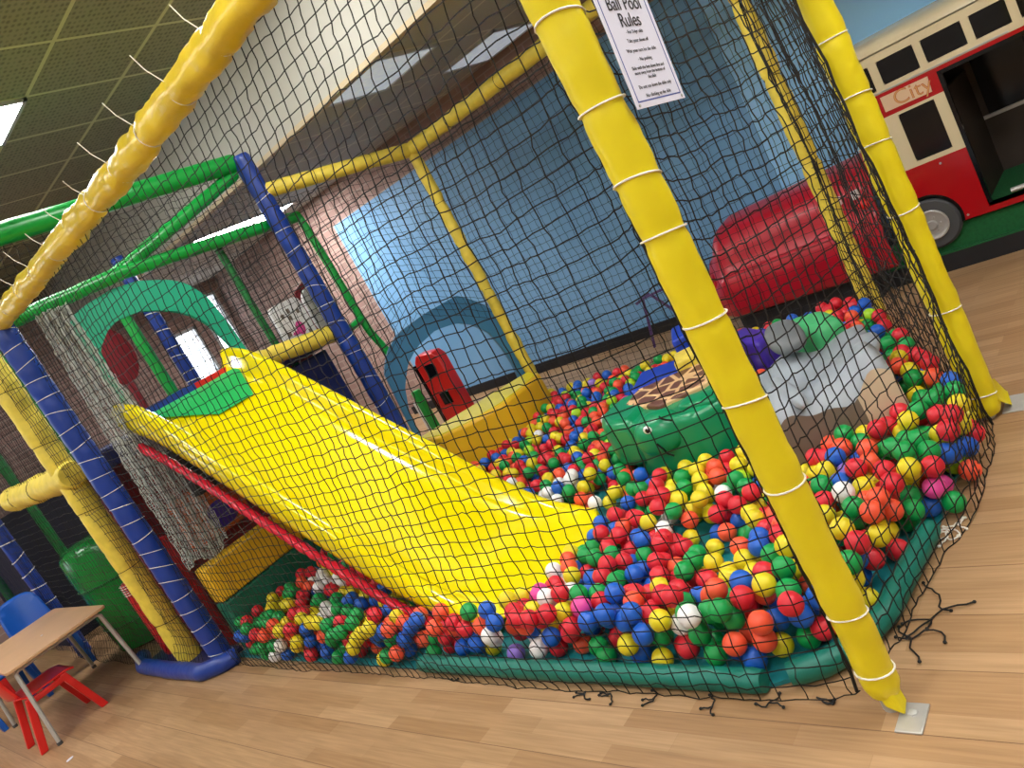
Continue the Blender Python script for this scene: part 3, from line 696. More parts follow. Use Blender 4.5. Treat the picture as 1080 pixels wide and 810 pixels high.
# roof, curved in section
def roof(u, v):
    a = R(lerp(0, 180, u)); x = XW + .33 - .335 * math.cos(a); z = 1.262 + .085 * math.sin(a) ** .7
    e = min(1, v / .004); return Vector((x, lerp(Y0 + .0, Y1, v), 1.262 + (z - 1.262) * (.6 + .4 * e)))
MB().grid(roof, 20, 40).build('roof', 'bus_cream', t, smooth=60)
MB().box(XW + .0, XW + .66, Y1, Y0, 1.255, 1.268).build('roof_deck', 'bus_cream', t)
MB().box(XW + .645, XW + .66, Y1, Y0, .25, 1.26).build('far_side', 'bus_inside', t)
MB().box(XW + .01, XW + .65, Y0 - .02, Y0, .93, 1.26).build('front_face', 'bus_cream', t)
MB().box(XW + .01, XW + .65, Y0 - .02, Y0, .25, .70).build('front_face', 'bus_red', t)
MB().box(XW + .02, XW + .64, Y0 - .012, Y0 - .008, .70, .93).build('windscreen', 'bus_black', t)
MB().box(XW + .01, XW + .03, Y0 - .02, Y0, .70, .93).build('pillar', 'bus_cream', t)
MB().box(XW + .01, XW + .65, Y1, Y1 + .02, .25, 1.26).build('rear_face', 'bus_red', t)
MB().box(XW + .02, XW + .65, .98, .955, .30, .93).build('bulkhead', 'bus_inside', t)
MB().box(XW + .02, XW + .65, .10, Y0 - .1, 1.04, 1.05).build('inner_ceiling', 'bus_inside', t)
MB().box(XW + .62, XW + .64, -.3, .95, .62, .64).build('inner_rail', 'chrome', t)
for y0, y1 in ((.66, .92), (.16, .62)): MB().box(XW + .635, XW + .642, y0, y1, .62, 1.0).build('inner_window', 'bus_black', t)
MB().box(XW + .0, XW + .65, .10, .955, .28, .30).build('deck_floor', 'turf', t)
MB().tube([(XW - .008, .84, .325), (XW - .008, .10, .325)], .012, 10).build('step_edge', 'chrome', t)
# door frame strip and sign board
fr = MB()
for a in ((.955, .935, .30, 1.035), (.935, .10, 1.015, 1.035)): fr.box(XW - .003, XW + .02, min(a[0], a[1]), max(a[0], a[1]), a[2], a[3])
fr.build('door_frame', 'bus_black', t)
yz([(1.236, .956), (1.236, 1.037), (.998, 1.034), (1.003, .953)], XW - .006, .006).build('sign_board', 'bus_sign', t)
bm_ = MB(); bm_.box(XW - .004, XW + .001, .62, 1.29, 1.058, 1.066); bm_.build('beading', 'chrome', t)
text('City', .108, 'red_ink', t, ((0, -1, 0), (0, 0, 1)), (XW - .0072, 1.085, .996), 'lettering', 1.05)
text('City', .108, 'gold_ink', t, ((0, -1, 0), (0, 0, 1)), (XW - .0082, 1.085, .996), 'lettering', 1.05, bold=-.0022)
for y, z in ((1.09, .59), (1.06, .275)): MB().lathe((XW - .004, y, z), [(.006, 0), (.006, .004)], 10, 'x').build('rivet', 'chrome', t)
def wheel(y):
    w = MB().lathe((XW - .005, y, .288), [(.01, .0), (.13, .0), (.143, .012), (.143, .09), (.01, .09)], 32, 'x').build('wheel', 'rubber', t, smooth=40)
    MB().lathe((XW - .012, y, .288), [(.005, -.012), (.022, -.012), (.028, 0), (.06, .002), (.078, -.006), (.084, -.004), (.084, .01)], 28, 'x').build('hub', 'chrome', w, smooth=40)
    for k in range(6):
        a = k * math.pi / 3; MB().lathe((XW - .014, y + .042 * math.cos(a), .288 + .042 * math.sin(a)), [(.005, -.004), (.005, .006)], 6, 'x').build('wheel_nut', 'grey_metal', w)
wheel(1.235); wheel(-.9)
MB().prism([(XW + .002, y, z) for y, z in [(1.235 + .16 * math.cos(R(a)), .295 + .16 * math.sin(R(a))) for a in range(66, 200, 8)] + [(1.235 + .145 * math.cos(R(a)), .295 + .145 * math.sin(R(a))) for a in range(198, 64, -8)]], (-.006, 0, 0)).build('wheel_arch', 'black_plastic', t)
# the plinth
t2 = thing('plinth', 'green turf covered plinth with black edge carrying the bus', 'plinth', (XW + .4, .2, 0))
MB().box(XW + .0, XW + .72, -1.9, 1.55, .0, .10).build('base', 'black_matt', t2)
MB().box(XW - .0, XW + .72, -1.9, 1.55, .10, .108).build('turf', 'turf', t2)
MB().box(XW + .03, XW + .045, -1.9, 1.5, .108, .24).build('skirt', 'turf', t2)

# red moulded car body left of the bus
t = thing('play_car', 'rounded dark red play car body behind the pool, left of the bus', 'car', (4.75, 1.95, 0))
def car(u, v):
    # v along y 2.48 -> 1.36, u around the section from low front over the top
    y = lerp(2.60, 1.43, v)
    sec = [(.02, .17), (-.0, .22), (-.005, .36), (.012, .43), (.04, .46), (.06, .50), (.09, .62), (.15, .70), (.24, .74), (.40, .76), (.60, .74)]
    q = u * (len(sec) - 1); i = min(int(q), len(sec) - 2); tq = q - i
    x, z = lerp(sec[i][0], sec[i + 1][0], tq), lerp(sec[i][1], sec[i + 1][1], tq)
    e = smooth(min(1, v / .16)); z = .17 + (z - .17) * (.62 + .30 * e + .08 * v); x = x + (1 - e) * .12
    return Vector((4.5 + x, y, z))
o = MB().grid(car, 40, 30).build('body', 'red_soft', t, smooth=60)
so = o.modifiers.new('solid', 'SOLIDIFY'); so.thickness = .02; so.offset = -1
MB().prism([(4.62 + a, 2.59, b) for a, b in ((0, .17), (0, .40), (.1, .50), (.45, .50), (.45, .17))], (0, -.03, 0)).build('end_panel', 'red_soft', t, bevel=.02)
MB().box(4.54, 5.1, 1.58, 2.46, 0, .18).build('chassis', 'black_matt', t)
MB().tube([(4.5, 2.4, .425), (4.497, 1.45, .44)], .006, 8).build('crease', 'red_dark', t)
for y in (1.60, 1.50):
    MB().box(4.50, 4.53, y - .02, y + .02, .60, .65).build('lamp', 'white_plastic', t, bevel=.006)
MB().ell((4.50, 1.64, .55), (.02, 0, 0), (0, .025, 0), (0, 0, .025)).build('knob', 'black_plastic', t)
MB().ell((4.50, 1.47, .56), (.03, 0, 0), (0, .04, 0), (0, 0, .03)).build('knob', 'red_plastic', t)
# purple trestle by the mural
t = thing('trestle', 'small purple metal trestle in front of the blue mural', 'stand', (5.0, 3.3, 0))
MB().tube([(5.0, 3.48, 0), (5.0, 3.38, .40), (5.0, 3.12, .42)], .012, 8).build('leg_frame', 'purple_metal', t)
MB().tube([(5.0, 3.30, .41), (5.05, 3.12, .10), (5.05, 3.1, 0)], .012, 8).build('leg_frame', 'purple_metal', t)
MB().tube([(4.9, 3.38, .40), (5.1, 3.38, .40)], .012, 8).build('cross_bar', 'purple_metal', t)

# ================================================================ SOFT PLAY ANIMALS
def rnd(poly, z0, z1, mat, name, par, bevel=.03, bseg=4, tilt=None):
    p = [(x, y, z0 + (tilt(x, y) if tilt else 0)) for x, y in poly]; n = len(p)
    mb = MB(); vs = p + [(x, y, z1 + (tilt(x, y) if tilt else 0)) for x, y in poly]
    mb.add(vs, [tuple(reversed(range(n))), tuple(range(n, 2 * n))] + [(i, (i + 1) % n, n + (i + 1) % n, n + i) for i in range(n)])
    return mb.build(name, mat, par, bevel=bevel, bseg=bseg)
def blob(c, ax, ay, az, mat, name, par, p=.6):
    """superellipsoid cushion"""
    c, ax, ay, az = map(Vector, (c, ax, ay, az)); se = lambda w: math.copysign(abs(w) ** p, w)
    def fn(u, v):
        a = 2 * math.pi * u; b5 = math.pi * (v - .5)
        return c + ax * se(math.cos(b5)) * se(math.cos(a)) + ay * se(math.cos(b5)) * se(math.sin(a)) + az * se(math.sin(b5))
    mb = MB().grid(fn, 32, 18); return mb.build(name, mat, par, smooth=80)
t = thing('turtle_rocker', 'green soft play turtle with a tan and brown patterned shell', 'soft toy', (2.8, 2.0, 0))
rnd([(2.60, 2.10), (2.60, 1.80), (2.76, 1.66), (3.10, 1.78), (3.18, 2.02), (3.02, 2.34), (2.80, 2.36)], .02, .345, 'turtle_green', 'body', t, .035)
rnd([(2.64, 2.14), (2.66, 2.32), (2.80, 2.44), (3.02, 2.42), (3.03, 2.26), (2.86, 2.14)], .12, .365, 'turtle_green', 'flipper', t, .05)
mt, nt, b = newmat('giraffe_patches')
tc = N(nt, 'ShaderNodeTexCoord'); vo = N(nt, 'ShaderNodeTexVoronoi', feature='DISTANCE_TO_EDGE'); vo.inputs['Scale'].default_value = 9
nt.links.new(tc.outputs['Object'], vo.inputs['Vector']); rp = N(nt, 'ShaderNodeValToRGB'); rp.color_ramp.interpolation = 'CONSTANT'
rp.color_ramp.elements[0].color = rgb('#dcb483'); rp.color_ramp.elements[1].position = .085; rp.color_ramp.elements[1].color = rgb('#6b4335')
nt.links.new(vo.outputs['Distance'], rp.inputs['Fac']); nt.links.new(rp.outputs['Color'], b.inputs['Base Color']); b.inputs['Roughness'].default_value = .45
M['giraffe'] = mt
rnd([(2.74, 2.04), (2.86, 1.86), (3.02, 1.78), (3.14, 1.84), (3.18, 2.02), (3.04, 2.32), (2.86, 2.30)], .33, .368, 'giraffe', 'shell', t, .012)
blob((2.74, 1.82, .345), (.07, 0, 0), (0, .10, 0), (0, 0, .025), 'turtle_green', 'shoulder', t, .7)
blob((2.62, 2.00, .29), (.075, 0, .02), (-.02, .11, 0), (0, 0, .085), 'turtle_green', 'head', t, .8)
MB().ell((2.560, 2.01, .335), (.012, 0, .006), (0, .022, 0), (-.006, 0, .02)).build('eye', 'white_plastic', t)
MB().ell((2.550, 2.005, .337), (.006, 0, .003), (0, .011, 0), (-.003, 0, .011)).build('pupil', 'black_plastic', t)
MB().tube([(2.60, 1.95, .37), (2.575, 1.93, .37), (2.57, 1.905, .36), (2.585, 1.89, .345)], .0045, 6).build('brow', 'black_plastic', t)
MB().tube([(2.535, 1.98, .275), (2.535, 1.96, .245), (2.55, 1.965, .215), (2.555, 1.94, .195)], .005, 6).build('mouth', 'black_plastic', t)

t = thing('elephant_rocker', 'grey soft play elephant with a dished seat and beige side', 'soft toy', (2.9, 1.3, 0))
def ele(u, v):
    # top surface of the seat block: u along its length from near-left to right-far, v across
    a = Vector((2.42, 1.36, 0)); b6 = Vector((2.62, .99, 0)); c6 = Vector((3.3, 1.28, 0)); d6 = Vector((3.12, 1.86, 0))
    p = (a.lerp(b6, u)).lerp(d6.lerp(c6, u), v)
    z = .30 + .055 * math.cos((v - .15) * 5.5) + .012 * math.sin(u * 17 - v * 6) + .05 * math.exp(-((u - .95) / .2) ** 2) + .02 * math.sin(u * 9 + v * 4)
    e = min(u, 1 - u, v, 1 - v); z -= .05 * math.exp(-(e / .035))
    return Vector((p.x, p.y, z))
NU = 28
mb = MB().grid(ele, NU, NU)
ring = [(i, 0) for i in range(NU)] + [(NU, j) for j in range(NU)] + [(NU - i, NU) for i in range(NU)] + [(0, NU - j) for j in range(NU)]
mb.build('seat', 'grey_soft', t, smooth=60)
sk = MB(); n = len(ring); cen = Vector((2.86, 1.38, 0))
vs = []
for lv in range(5):
    for i, j in ring:
        p = ele(i / NU, j / NU); q = Vector((p.x, p.y, 0)); s = 1 + .05 * math.sin(math.pi * lv / 4) - .02 * lv / 4
        q = cen + (q - cen) * s; vs.append((q.x, q.y, lerp(p.z, .02, lv / 4)))
sk.add(vs, [(l * n + k, l * n + (k + 1) % n, (l + 1) * n + (k + 1) % n, (l + 1) * n + k) for l in range(4) for k in range(n)])
o = sk.build('body', ['taupe_soft', 'beige_soft', 'grey_soft'], t, smooth=60, label='beige and taupe side, the taupe being painted shade')
for p in o.data.polygons:
    k = p.index % n
    p.material_index = 1 if 18 < k < 40 else (0 if (k <= 18 or k > 84) else 2)  # taupe faces carry the brown shadow under the grey rim as colour
blob((3.17, 1.56, .375), (.10, .06, .03), (-.03, .075, 0), (0, 0, .045), 'grey_dark', 'ear', t, .8)
blob((2.60, 1.36, .345), (.05, .0, 0), (.15, .12, .0), (0, 0, .03), 'grey_soft', 'trunk', t, .8)
blob((2.83, 1.14, .345), (.16, .03, 0), (-.03, .06, 0), (0, 0, .03), 'grey_soft', 'leg', t, .8)
t = thing('soft_cushion', 'mint green soft cushion behind the grey elephant', 'cushion', (3.45, 1.5, 0))
rnd([(3.22, 1.44), (3.30, 1.34), (3.50, 1.48), (3.50, 1.66), (3.36, 1.68)], .02, .36, 'mint_soft', 'cushion', t, .05)
t = thing('soft_block', 'purple soft block behind the elephant, left of the mint cushion', 'block', (3.5, 1.95, 0))
rnd([(3.44, 1.84), (3.58, 1.80), (3.80, 2.05), (3.68, 2.15)], .02, .30, 'purple_soft', 'block', t, .03)
t = thing('soft_armchair', 'blue soft play seat with upright back behind the green turtle', 'seat', (3.5, 2.45, 0))
rnd([(3.22, 2.52), (3.30, 2.24), (3.58, 2.34), (3.52, 2.62)], .02, .30, 'blue_soft', 'seat_block', t, .02)
rnd([(3.34, 2.22), (3.44, 2.12), (3.66, 2.26), (3.60, 2.36)], .02, .47, 'blue_soft', 'backrest', t, .02)
rnd([(3.12, 2.12), (3.22, 2.0), (3.36, 2.08), (3.28, 2.2)], .02, .42, 'yellow_foam', 'arm', t, .02)
t.children[-1]['label'] = 'yellow arm'
t = thing('wedge', 'dark blue soft wedge half sunk in balls left of the turtle', 'wedge', (3.05, 2.55, 0))
rnd([(2.98, 2.46), (3.08, 2.38), (3.26, 2.50), (3.14, 2.66)], .02, .25, 'purple_soft', 'wedge', t, .02)

# ================================================================ BALLS
RB = .034
def inside(x, y, poly):
    c = False; n = len(poly)
    for i in range(n):
        x1, y1 = poly[i]; x2, y2 = poly[(i + 1) % n]
        if (y1 > y) != (y2 > y) and x < (x2 - x1) * (y - y1) / (y2 - y1) + x1: c = not c
    return c
POOL = [(1.415, 4.40), (1.415, 2.80), (1.475, 2.70), (1.475, 1.17), (1.53, 1.03), (1.66, .955), (2.05, .915), (2.2, .80), (2.5, .785), (2.72, .85), (4.02, 1.53), (4.02, 3.84), (3.16, 4.28)]
BLOCKS = [[(2.56, 2.14), (2.56, 1.78), (2.74, 1.62), (3.12, 1.74), (3.22, 2.02), (3.06, 2.45), (2.72, 2.44)],
          [(2.38, 1.38), (2.60, .95), (3.28, 1.24), (3.5, 1.42), (3.54, 1.7), (3.88, 2.1), (3.7, 2.24), (3.4, 1.84), (3.10, 1.90)],
          [(3.18, 2.56), (3.08, 2.12), (3.2, 1.97), (3.4, 2.06), (3.70, 2.26), (3.56, 2.66)],
          [(2.94, 2.46), (3.08, 2.34), (3.28, 2.50), (3.14, 2.70)],
          [(3.15, 4.4), (2.94, 4.02), (3.24, 3.75), (3.55, 3.62), (3.88, 3.62), (4.1, 3.9)], [(1.4, 4.5), (1.4, 4.26), (2.6, 4.26), (2.6, 4.5)]]
BARE = [(2.0, 1.50, .09), (2.08, 1.66, .07), (2.42, 2.26, .08), (2.56, 2.42, .08), (2.30, 2.05, .05), (2.76, 2.98, .10), (2.82, 2.86, .08)]
def heap(x, y):
    """height the balls are piled up to (above the floor)"""
    h = .135 + .03 * nz((x, y, 0), 2.5)
    h += .13 * smooth((1.75 - x) / .3) * smooth((y - 1.0) / .4) * (1 if y < 2.2 else 1)      # against the front net
    h += .20 * smooth((y - 2.3) / .7) * smooth((2.5 - x) / .5)                                 # under the slide
    h += .13 * smooth((1.35 - y) / .3) + .10 * smooth((x - 2.5) / .5) * smooth((1.75 - y) / .3)
    h += .05 * smooth((1.62 - x) / .1) * smooth((2.6 - y) / .3)                                                        # against the right net
    h += .08 * smooth((x - 3.3) / .5) * smooth((2.2 - y) / .6)
    h += .05 * smooth((x - 3.2) / .6)
    for bx_, by_, br_ in BARE:
        d = math.hypot(x - bx_, y - by_); h = min(h, .02 + .14 * smooth((d - br_ * .75) / .12) + (0 if d < br_ * 1.0 else .04))
    return h
cells = {}; balls = []
def near(x, y):
    cx, cy_ = int(x / .07), int(y / .07)
    for i in (-1, 0, 1):
        for j in (-1, 0, 1):
            yield from cells.get((cx + i, cy_ + j), ())
def rest_z(x, y):
    z = RB + .015
    for bx_, by_, bz_ in near(x, y):
        d2 = (x - bx_) ** 2 + (y - by_) ** 2
        if d2 < 4 * RB * RB: z = max(z, bz_ + math.sqrt(4 * RB * RB - d2))
    return z
rng = random.Random(11)
def ok(x, y, z):
    if not inside(x, y, POOL): return False
    for b7 in BLOCKS:
        if inside(x, y, b7): return False
    if 1.57 - RB < x < 2.42 + RB and y > 2.20:
        sz = slide_z(y) - .035
        if z + RB > sz - .02:
            return False
    return z - RB < heap(x, y) - .02
# rain: many tries, each keeping the lowest of a few local candidates
miss = 0
for it in range(70000):
    x, y = rng.uniform(1.42, 4.05), rng.uniform(.77, 4.4); best = None
    if not inside(x, y, POOL): continue
    for k in range(7):
        xx, yy = x + rng.uniform(-.045, .045), y + rng.uniform(-.045, .045); z = rest_z(xx, yy)
        if (best is None or z < best[2]): best = (xx, yy, z)
    if ok(*best):
        balls.append(best); cells.setdefault((int(best[0] / .07), int(best[1] / .07)), []).append(best)
# stragglers by the net at the far left end of the pool
B = np.array(balls)
# visible share of each ball from the photograph's side (to pick the ones built as individuals)
cam_p = B - np.array([0, 0, H]); cc = cam_p @ CM            # camera coordinates x right, y down, z forward
px = 540 + FPX * cc[:, 0] / cc[:, 2]; py = 405 + FPX * cc[:, 1] / cc[:, 2]; dist = np.linalg.norm(cc, axis=1); rp_ = FPX * RB / cc[:, 2]
buf = -np.ones((810, 1080), int)
for i in np.argsort(-dist):
    x0, x1, y0, y1 = int(px[i] - rp_[i]), int(px[i] + rp_[i]) + 1, int(py[i] - rp_[i]), int(py[i] + rp_[i]) + 1
    x0, y0, x1, y1 = max(x0, 0), max(y0, 0), min(x1, 1079), min(y1, 809)
    if x1 <= x0 or y1 <= y0: continue
    yy, xx = np.mgrid[y0:y1 + 1, x0:x1 + 1]; mk = (xx - px[i]) ** 2 + (yy - py[i]) ** 2 <= rp_[i] ** 2
    buf[y0:y1 + 1, x0:x1 + 1][mk] = i
area = np.bincount(buf[buf >= 0], minlength=len(B))
COLORS = {'red': ('#d62636', 27), 'coral': ('#f05838', 13), 'yellow': ('#e2d022', 19), 'green': ('#0c9a4a', 18), 'blue': ('#1b5ec4', 15), 'white': ('#eeeeee', 4.5), 'pink': ('#e0489a', 1.6), 'lime': ('#a8dc28', 1.4), 'purple': ('#8a6fc8', .6)}
CN = list(COLORS)
for k in CN:
    M['ball_' + k] = plain('ball_' + k, COLORS[k][0], .42, .03, 14, spec=.45)
col = [rng.choices(CN, [COLORS[k][1] for k in CN])[0] for _ in balls]
# which colour lies where in the heap
WHERE = "550,705b 582,705r 600,708y 620,705b 638,705w 656,711l 672,700b 693,701y 716,704g 741,702g 768,701b 792,700b 822,694c 849,690g 873,677b 547,687v 564,686w 577,691y 595,687r 612,687c 630,680g 642,687g 660,685y 677,672b 699,677g 721,680r 745,680g 771,675c 797,672c 821,662b 847,660b 545,665r 562,667b 570,670w 586,655y 589,677b 605,664r 617,647p 636,660c 654,664r 627,652b 699,655y 721,658w 740,660g 767,653g 795,650c 820,642b 846,637b 550,650r 565,644y 577,645r 579,632w 595,640y 605,642r 630,637r 642,642b 660,652b 672,640c 680,642r 710,640y 729,638g 752,640g 785,640r 807,631c 561,622b 585,620r 597,620w 612,620b 627,617b 647,622b 607,630g 630,630g 660,632c 667,620r 681,620b 690,630r 702,632r 715,617r 732,612r 740,629b 752,620r 775,623g 798,620y 755,625c 830,619g 586,602w 575,610r 620,590b 632,605r 643,608g 655,597r 671,600b 688,605r 705,611r 682,590g 697,587r 705,597c 725,600g 742,592c 750,600y 760,587r 771,607y 782,607b 790,595y 812,600r 818,583g 839,600y 745,580r 615,582g 633,585g 650,578g 640,575r 662,570r 679,564b 671,552r 685,555y 684,541g 704,550w 726,561y 690,575r 710,575r 735,577g 747,578y 775,565c 772,577c 790,565g 798,575b 812,555r 817,565r 758,565b 746,553g 782,548b 742,539y 760,536r 777,529r 796,533y 738,522y 755,519w 780,512g 767,512g 720,507g 722,522g 711,526y 690,522r 697,527r 705,510y 730,492y 745,497y 760,495c 740,505y 765,490r 777,485y 787,500l 792,490y 750,507c 767,502r 637,530y 629,536w 651,537r 615,535c 630,550b 642,552b 606,550y 602,522g 614,515y 581,525w 600,510w 859,451c 877,452g 887,442y 899,453g 914,440y 932,430g 857,462g 857,474r 880,470c 901,470g 914,455y 925,450r 924,465c 932,460c 942,436r 960,427g 957,447y 981,430y 982,445r 980,415g 1002,445r 970,467g 945,470g 959,472g 981,467g 1007,460r 1012,450y 1020,435y 1027,457r 1029,472b 1011,484l 1027,486b 1025,500c 1017,510b 1009,530g 994,515p 990,495r 995,477b 985,532b 971,485g 962,502y 975,507c 969,522g 974,544y 977,561g 957,570y 960,586r 950,605r 945,625y 932,640r 917,610b 905,585b 935,586r 932,565y 907,565r 932,545g 905,550g 947,545g 885,547y 890,535g 862,497y 860,507g 882,500b 900,507v 887,520w 872,522r 905,522r 920,510y 922,497y 922,487c 940,490r 935,500r 942,517r 925,527c 912,535c 935,536c 952,536g 890,592g 922,625y 238,653y 248,659g 250,645r 255,673b 267,674r 269,662g 262,652r 281,681g 286,667c 291,652g 289,642y 303,638y 310,636g 300,659y 307,652r 322,637r 332,632g 327,654y 313,662r 332,667b 341,668c 355,671g 361,681g 346,647w 360,639g 348,654g 373,635b 373,649g 389,645r 392,657y 360,659r 368,667r 377,674y 387,678r 394,679c 406,683g 397,669b 408,645b 416,643y 414,659c 435,673b 432,679b 449,669c 437,661b 456,681g 440,688y 423,693c 437,703r 426,714y 411,702y 394,700b 384,695y 372,695b 361,700g 348,697w 332,699l 317,676y 303,674c 296,685w 313,688r 322,691r 344,683b 286,709y 284,698r 269,700w 267,690g 260,690b 303,698b 315,703r 353,709y 365,712y 379,715r 394,714w 404,717b 449,715g 461,719y 471,715g 466,697g 454,695y 481,700r 488,715b 500,715y 498,698l 492,686b 510,707w 526,707b 550,705b 540,719b 534,688b 517,690r 516,673w 517,679y 533,666r 534,673c 502,673b 500,685b 483,678r 469,683r 550,686v 565,685w 567,669w 562,661b 548,661c 577,693y 581,703r 569,710g 593,683r 587,676b 552,673g 586,654y 577,647r 567,643y 582,631w 569,630p 562,621b 577,614b 586,601w 339,616w 351,607y 360,612w 353,623r 343,625b 365,625y 377,616r 385,626y 391,637b 401,640y"
KEY = dict(r='red', c='coral', y='yellow', g='green', b='blue', w='white', p='pink', l='lime', v='purple')
sp = [(float(q[:-1].split(',')[0]), float(q[:-1].split(',')[1]), KEY[q[-1]]) for q in WHERE.split()]
sxy = np.array([(a, b10) for a, b10, _ in sp])
for i in range(len(balls)):
    dd = np.hypot(sxy[:, 0] - px[i], sxy[:, 1] - py[i]); j = int(np.argmin(dd))
    if dd[j] < 12: col[i] = sp[j][2]
    elif dd[j] < 40 and col[i] in ('white', 'pink', 'lime', 'purple'): col[i] = rng.choice(('red', 'coral', 'yellow', 'green', 'blue'))

def sphere_mesh(name, seg, rings):
    mb = MB(); mb.ell((0, 0, 0), (RB, 0, 0), (0, RB, 0), (0, 0, RB), seg, rings)
    me = bpy.data.meshes.new(name); me.from_pydata(mb.v, [], mb.f); me.polygons.foreach_set('use_smooth', [True] * len(me.polygons)); return me
order = np.argsort(-area); chosen = [int(i) for i in order[:300]]; cset = set(chosen)
meshes = {}
for k in CN:
    me = sphere_mesh('ball_' + k, 20, 12); me.materials.append(M['ball_' + k]); meshes[k] = me
def zone(x, y):
    if x < 1.72 and y > 2.55: return 'below the red rail of the slide'
    if x < 1.72 and y > 1.55: return 'against the long front net'
    if x < 1.95 and y > 1.08: return 'left of the nearest yellow post' if (y - .82) / (x - 1.4) > 1.45 or x < 1.52 else 'right of the nearest yellow post'
    if y < 1.12: return 'against the right hand net'
    if x < 2.6 and y < 1.6: return 'near the grey elephant'
    if x < 2.6: return 'beyond the foot of the slide'
    return 'further back in the pool'
seen_lab = {}
for i in chosen:
    # its neighbours as seen in the photograph
    d = (px - px[i]) ** 2 + (py - py[i]) ** 2
    cand = [j for j in np.argsort(d)[1:14] if area[j] > 25]
    def side(dx, dy):
        best, bj = 0, None
        for j in cand:
            vx, vy = px[j] - px[i], py[j] - py[i]; l = math.hypot(vx, vy)
            if l < rp_[i] * 2.6:
                s = (vx * dx + vy * dy) / l
                if s > .75 and s > best: best, bj = s, j
        return col[bj] if bj is not None else None
    parts = [(n_, side(*v_)) for n_, v_ in (('above', (0, -1)), ('below', (0, 1)), ('left', (-1, 0)), ('right', (1, 0)))]
    parts = [(a, b8) for a, b8 in parts if b8][:3]
    lab = '%s play ball %s' % (col[i], zone(*balls[i][:2]))
    if parts: lab += ', ' + ', '.join('%s %s' % (b8, a) for a, b8 in parts)
    lab = ' '.join(lab.split()[:16]).rstrip(',')
    ob = bpy.data.objects.new('play_ball', meshes[col[i]]); COL.objects.link(ob); ob.location = balls[i]
    ob['label'] = lab; ob['category'] = 'ball'; ob['group'] = 'plastic play balls in the ball pool'
# all the others as one mass
base = MB(); base.ell((0, 0, 0), (RB, 0, 0), (0, RB, 0), (0, 0, RB), 14, 9)
bv = np.array(base.v); nb = len(bv); vs = []; fs = []; mi = []
rest = [i for i in range(len(balls)) if i not in cset]
for q, i in enumerate(rest):
    vs.append(bv + np.array(balls[i])); o_ = q * nb
    fs += [tuple(a + o_ for a in f) for f in base.f]; mi += [CN.index(col[i])] * len(base.f)
me = bpy.data.meshes.new('play_balls'); me.from_pydata(np.concatenate(vs).tolist(), [], fs)
for k in CN: me.materials.append(M['ball_' + k])
me.polygons.foreach_set('material_index', mi); me.polygons.foreach_set('use_smooth', [True] * len(me.polygons)); me.update()
ob = bpy.data.objects.new('play_balls', me); COL.objects.link(ob)
tag(ob, 'mass of mixed coloured plastic balls filling the rest of the pool', 'balls', 'plastic play balls in the ball pool', 'stuff')
print('balls', len(balls), 'visible', int((area > 4).sum()), 'min area of the 300', int(area[chosen[-1]]))

# ================================================================ NETS
def net(name, label, fn, nu, nv, r=.0024, mat='net_black', jit=.006, sub=2, group='safety nets of the play area', rope=None, sides=3, skipu=1):
    """net of nu x nv meshes over the surface fn(u, v)"""
    t = thing(name, label, 'net', tuple(fn(0, 0)), group); mb = MB()
    def P(i, j):
        u, v = i / nu, j / nv; p = Vector(fn(min(1, max(0, u)), min(1, max(0, v))))
        q = Vector((nz((i * .37, j * .37, 1.7)), nz((i * .37, j * .37, 5.1)), nz((i * .37, j * .37, 9.3)))) * jit * 1.6
        q2 = Vector((nz((i * 1.9, j * 1.9, 2.7)), nz((i * 1.9, j * 1.9, 6.1)), nz((i * 1.9, j * 1.9, 3.3)))) * jit
        return p + q + q2
    G = {}
    for i in range(nu + 1):
        for j in range(nv * sub + 1): G[(i * sub, j)] = P(i, j / sub)
    for j in range(nv + 1):
        for i in range(nu * sub + 1): G.setdefault((i, j * sub), P(i / sub, j))
    for i in range(nu + 1): mb.strand([G[(i * sub, j)] for j in range(nv * sub + 1)], r, sides)
    for j in range(nv + 1): mb.strand([G[(i, j * sub)] for i in range(nu * sub + 1)], r, sides)
    mb.build('mesh', mat, t, smooth=0)
    if rope:
        for (a, b9) in rope:
            MB().tube([P(lerp(a[0], b9[0], k / 30) * nu, lerp(a[1], b9[1], k / 30) * nv) for k in range(31)], r * 2.2, 6).build('edge_cord', mat, t)
    return t
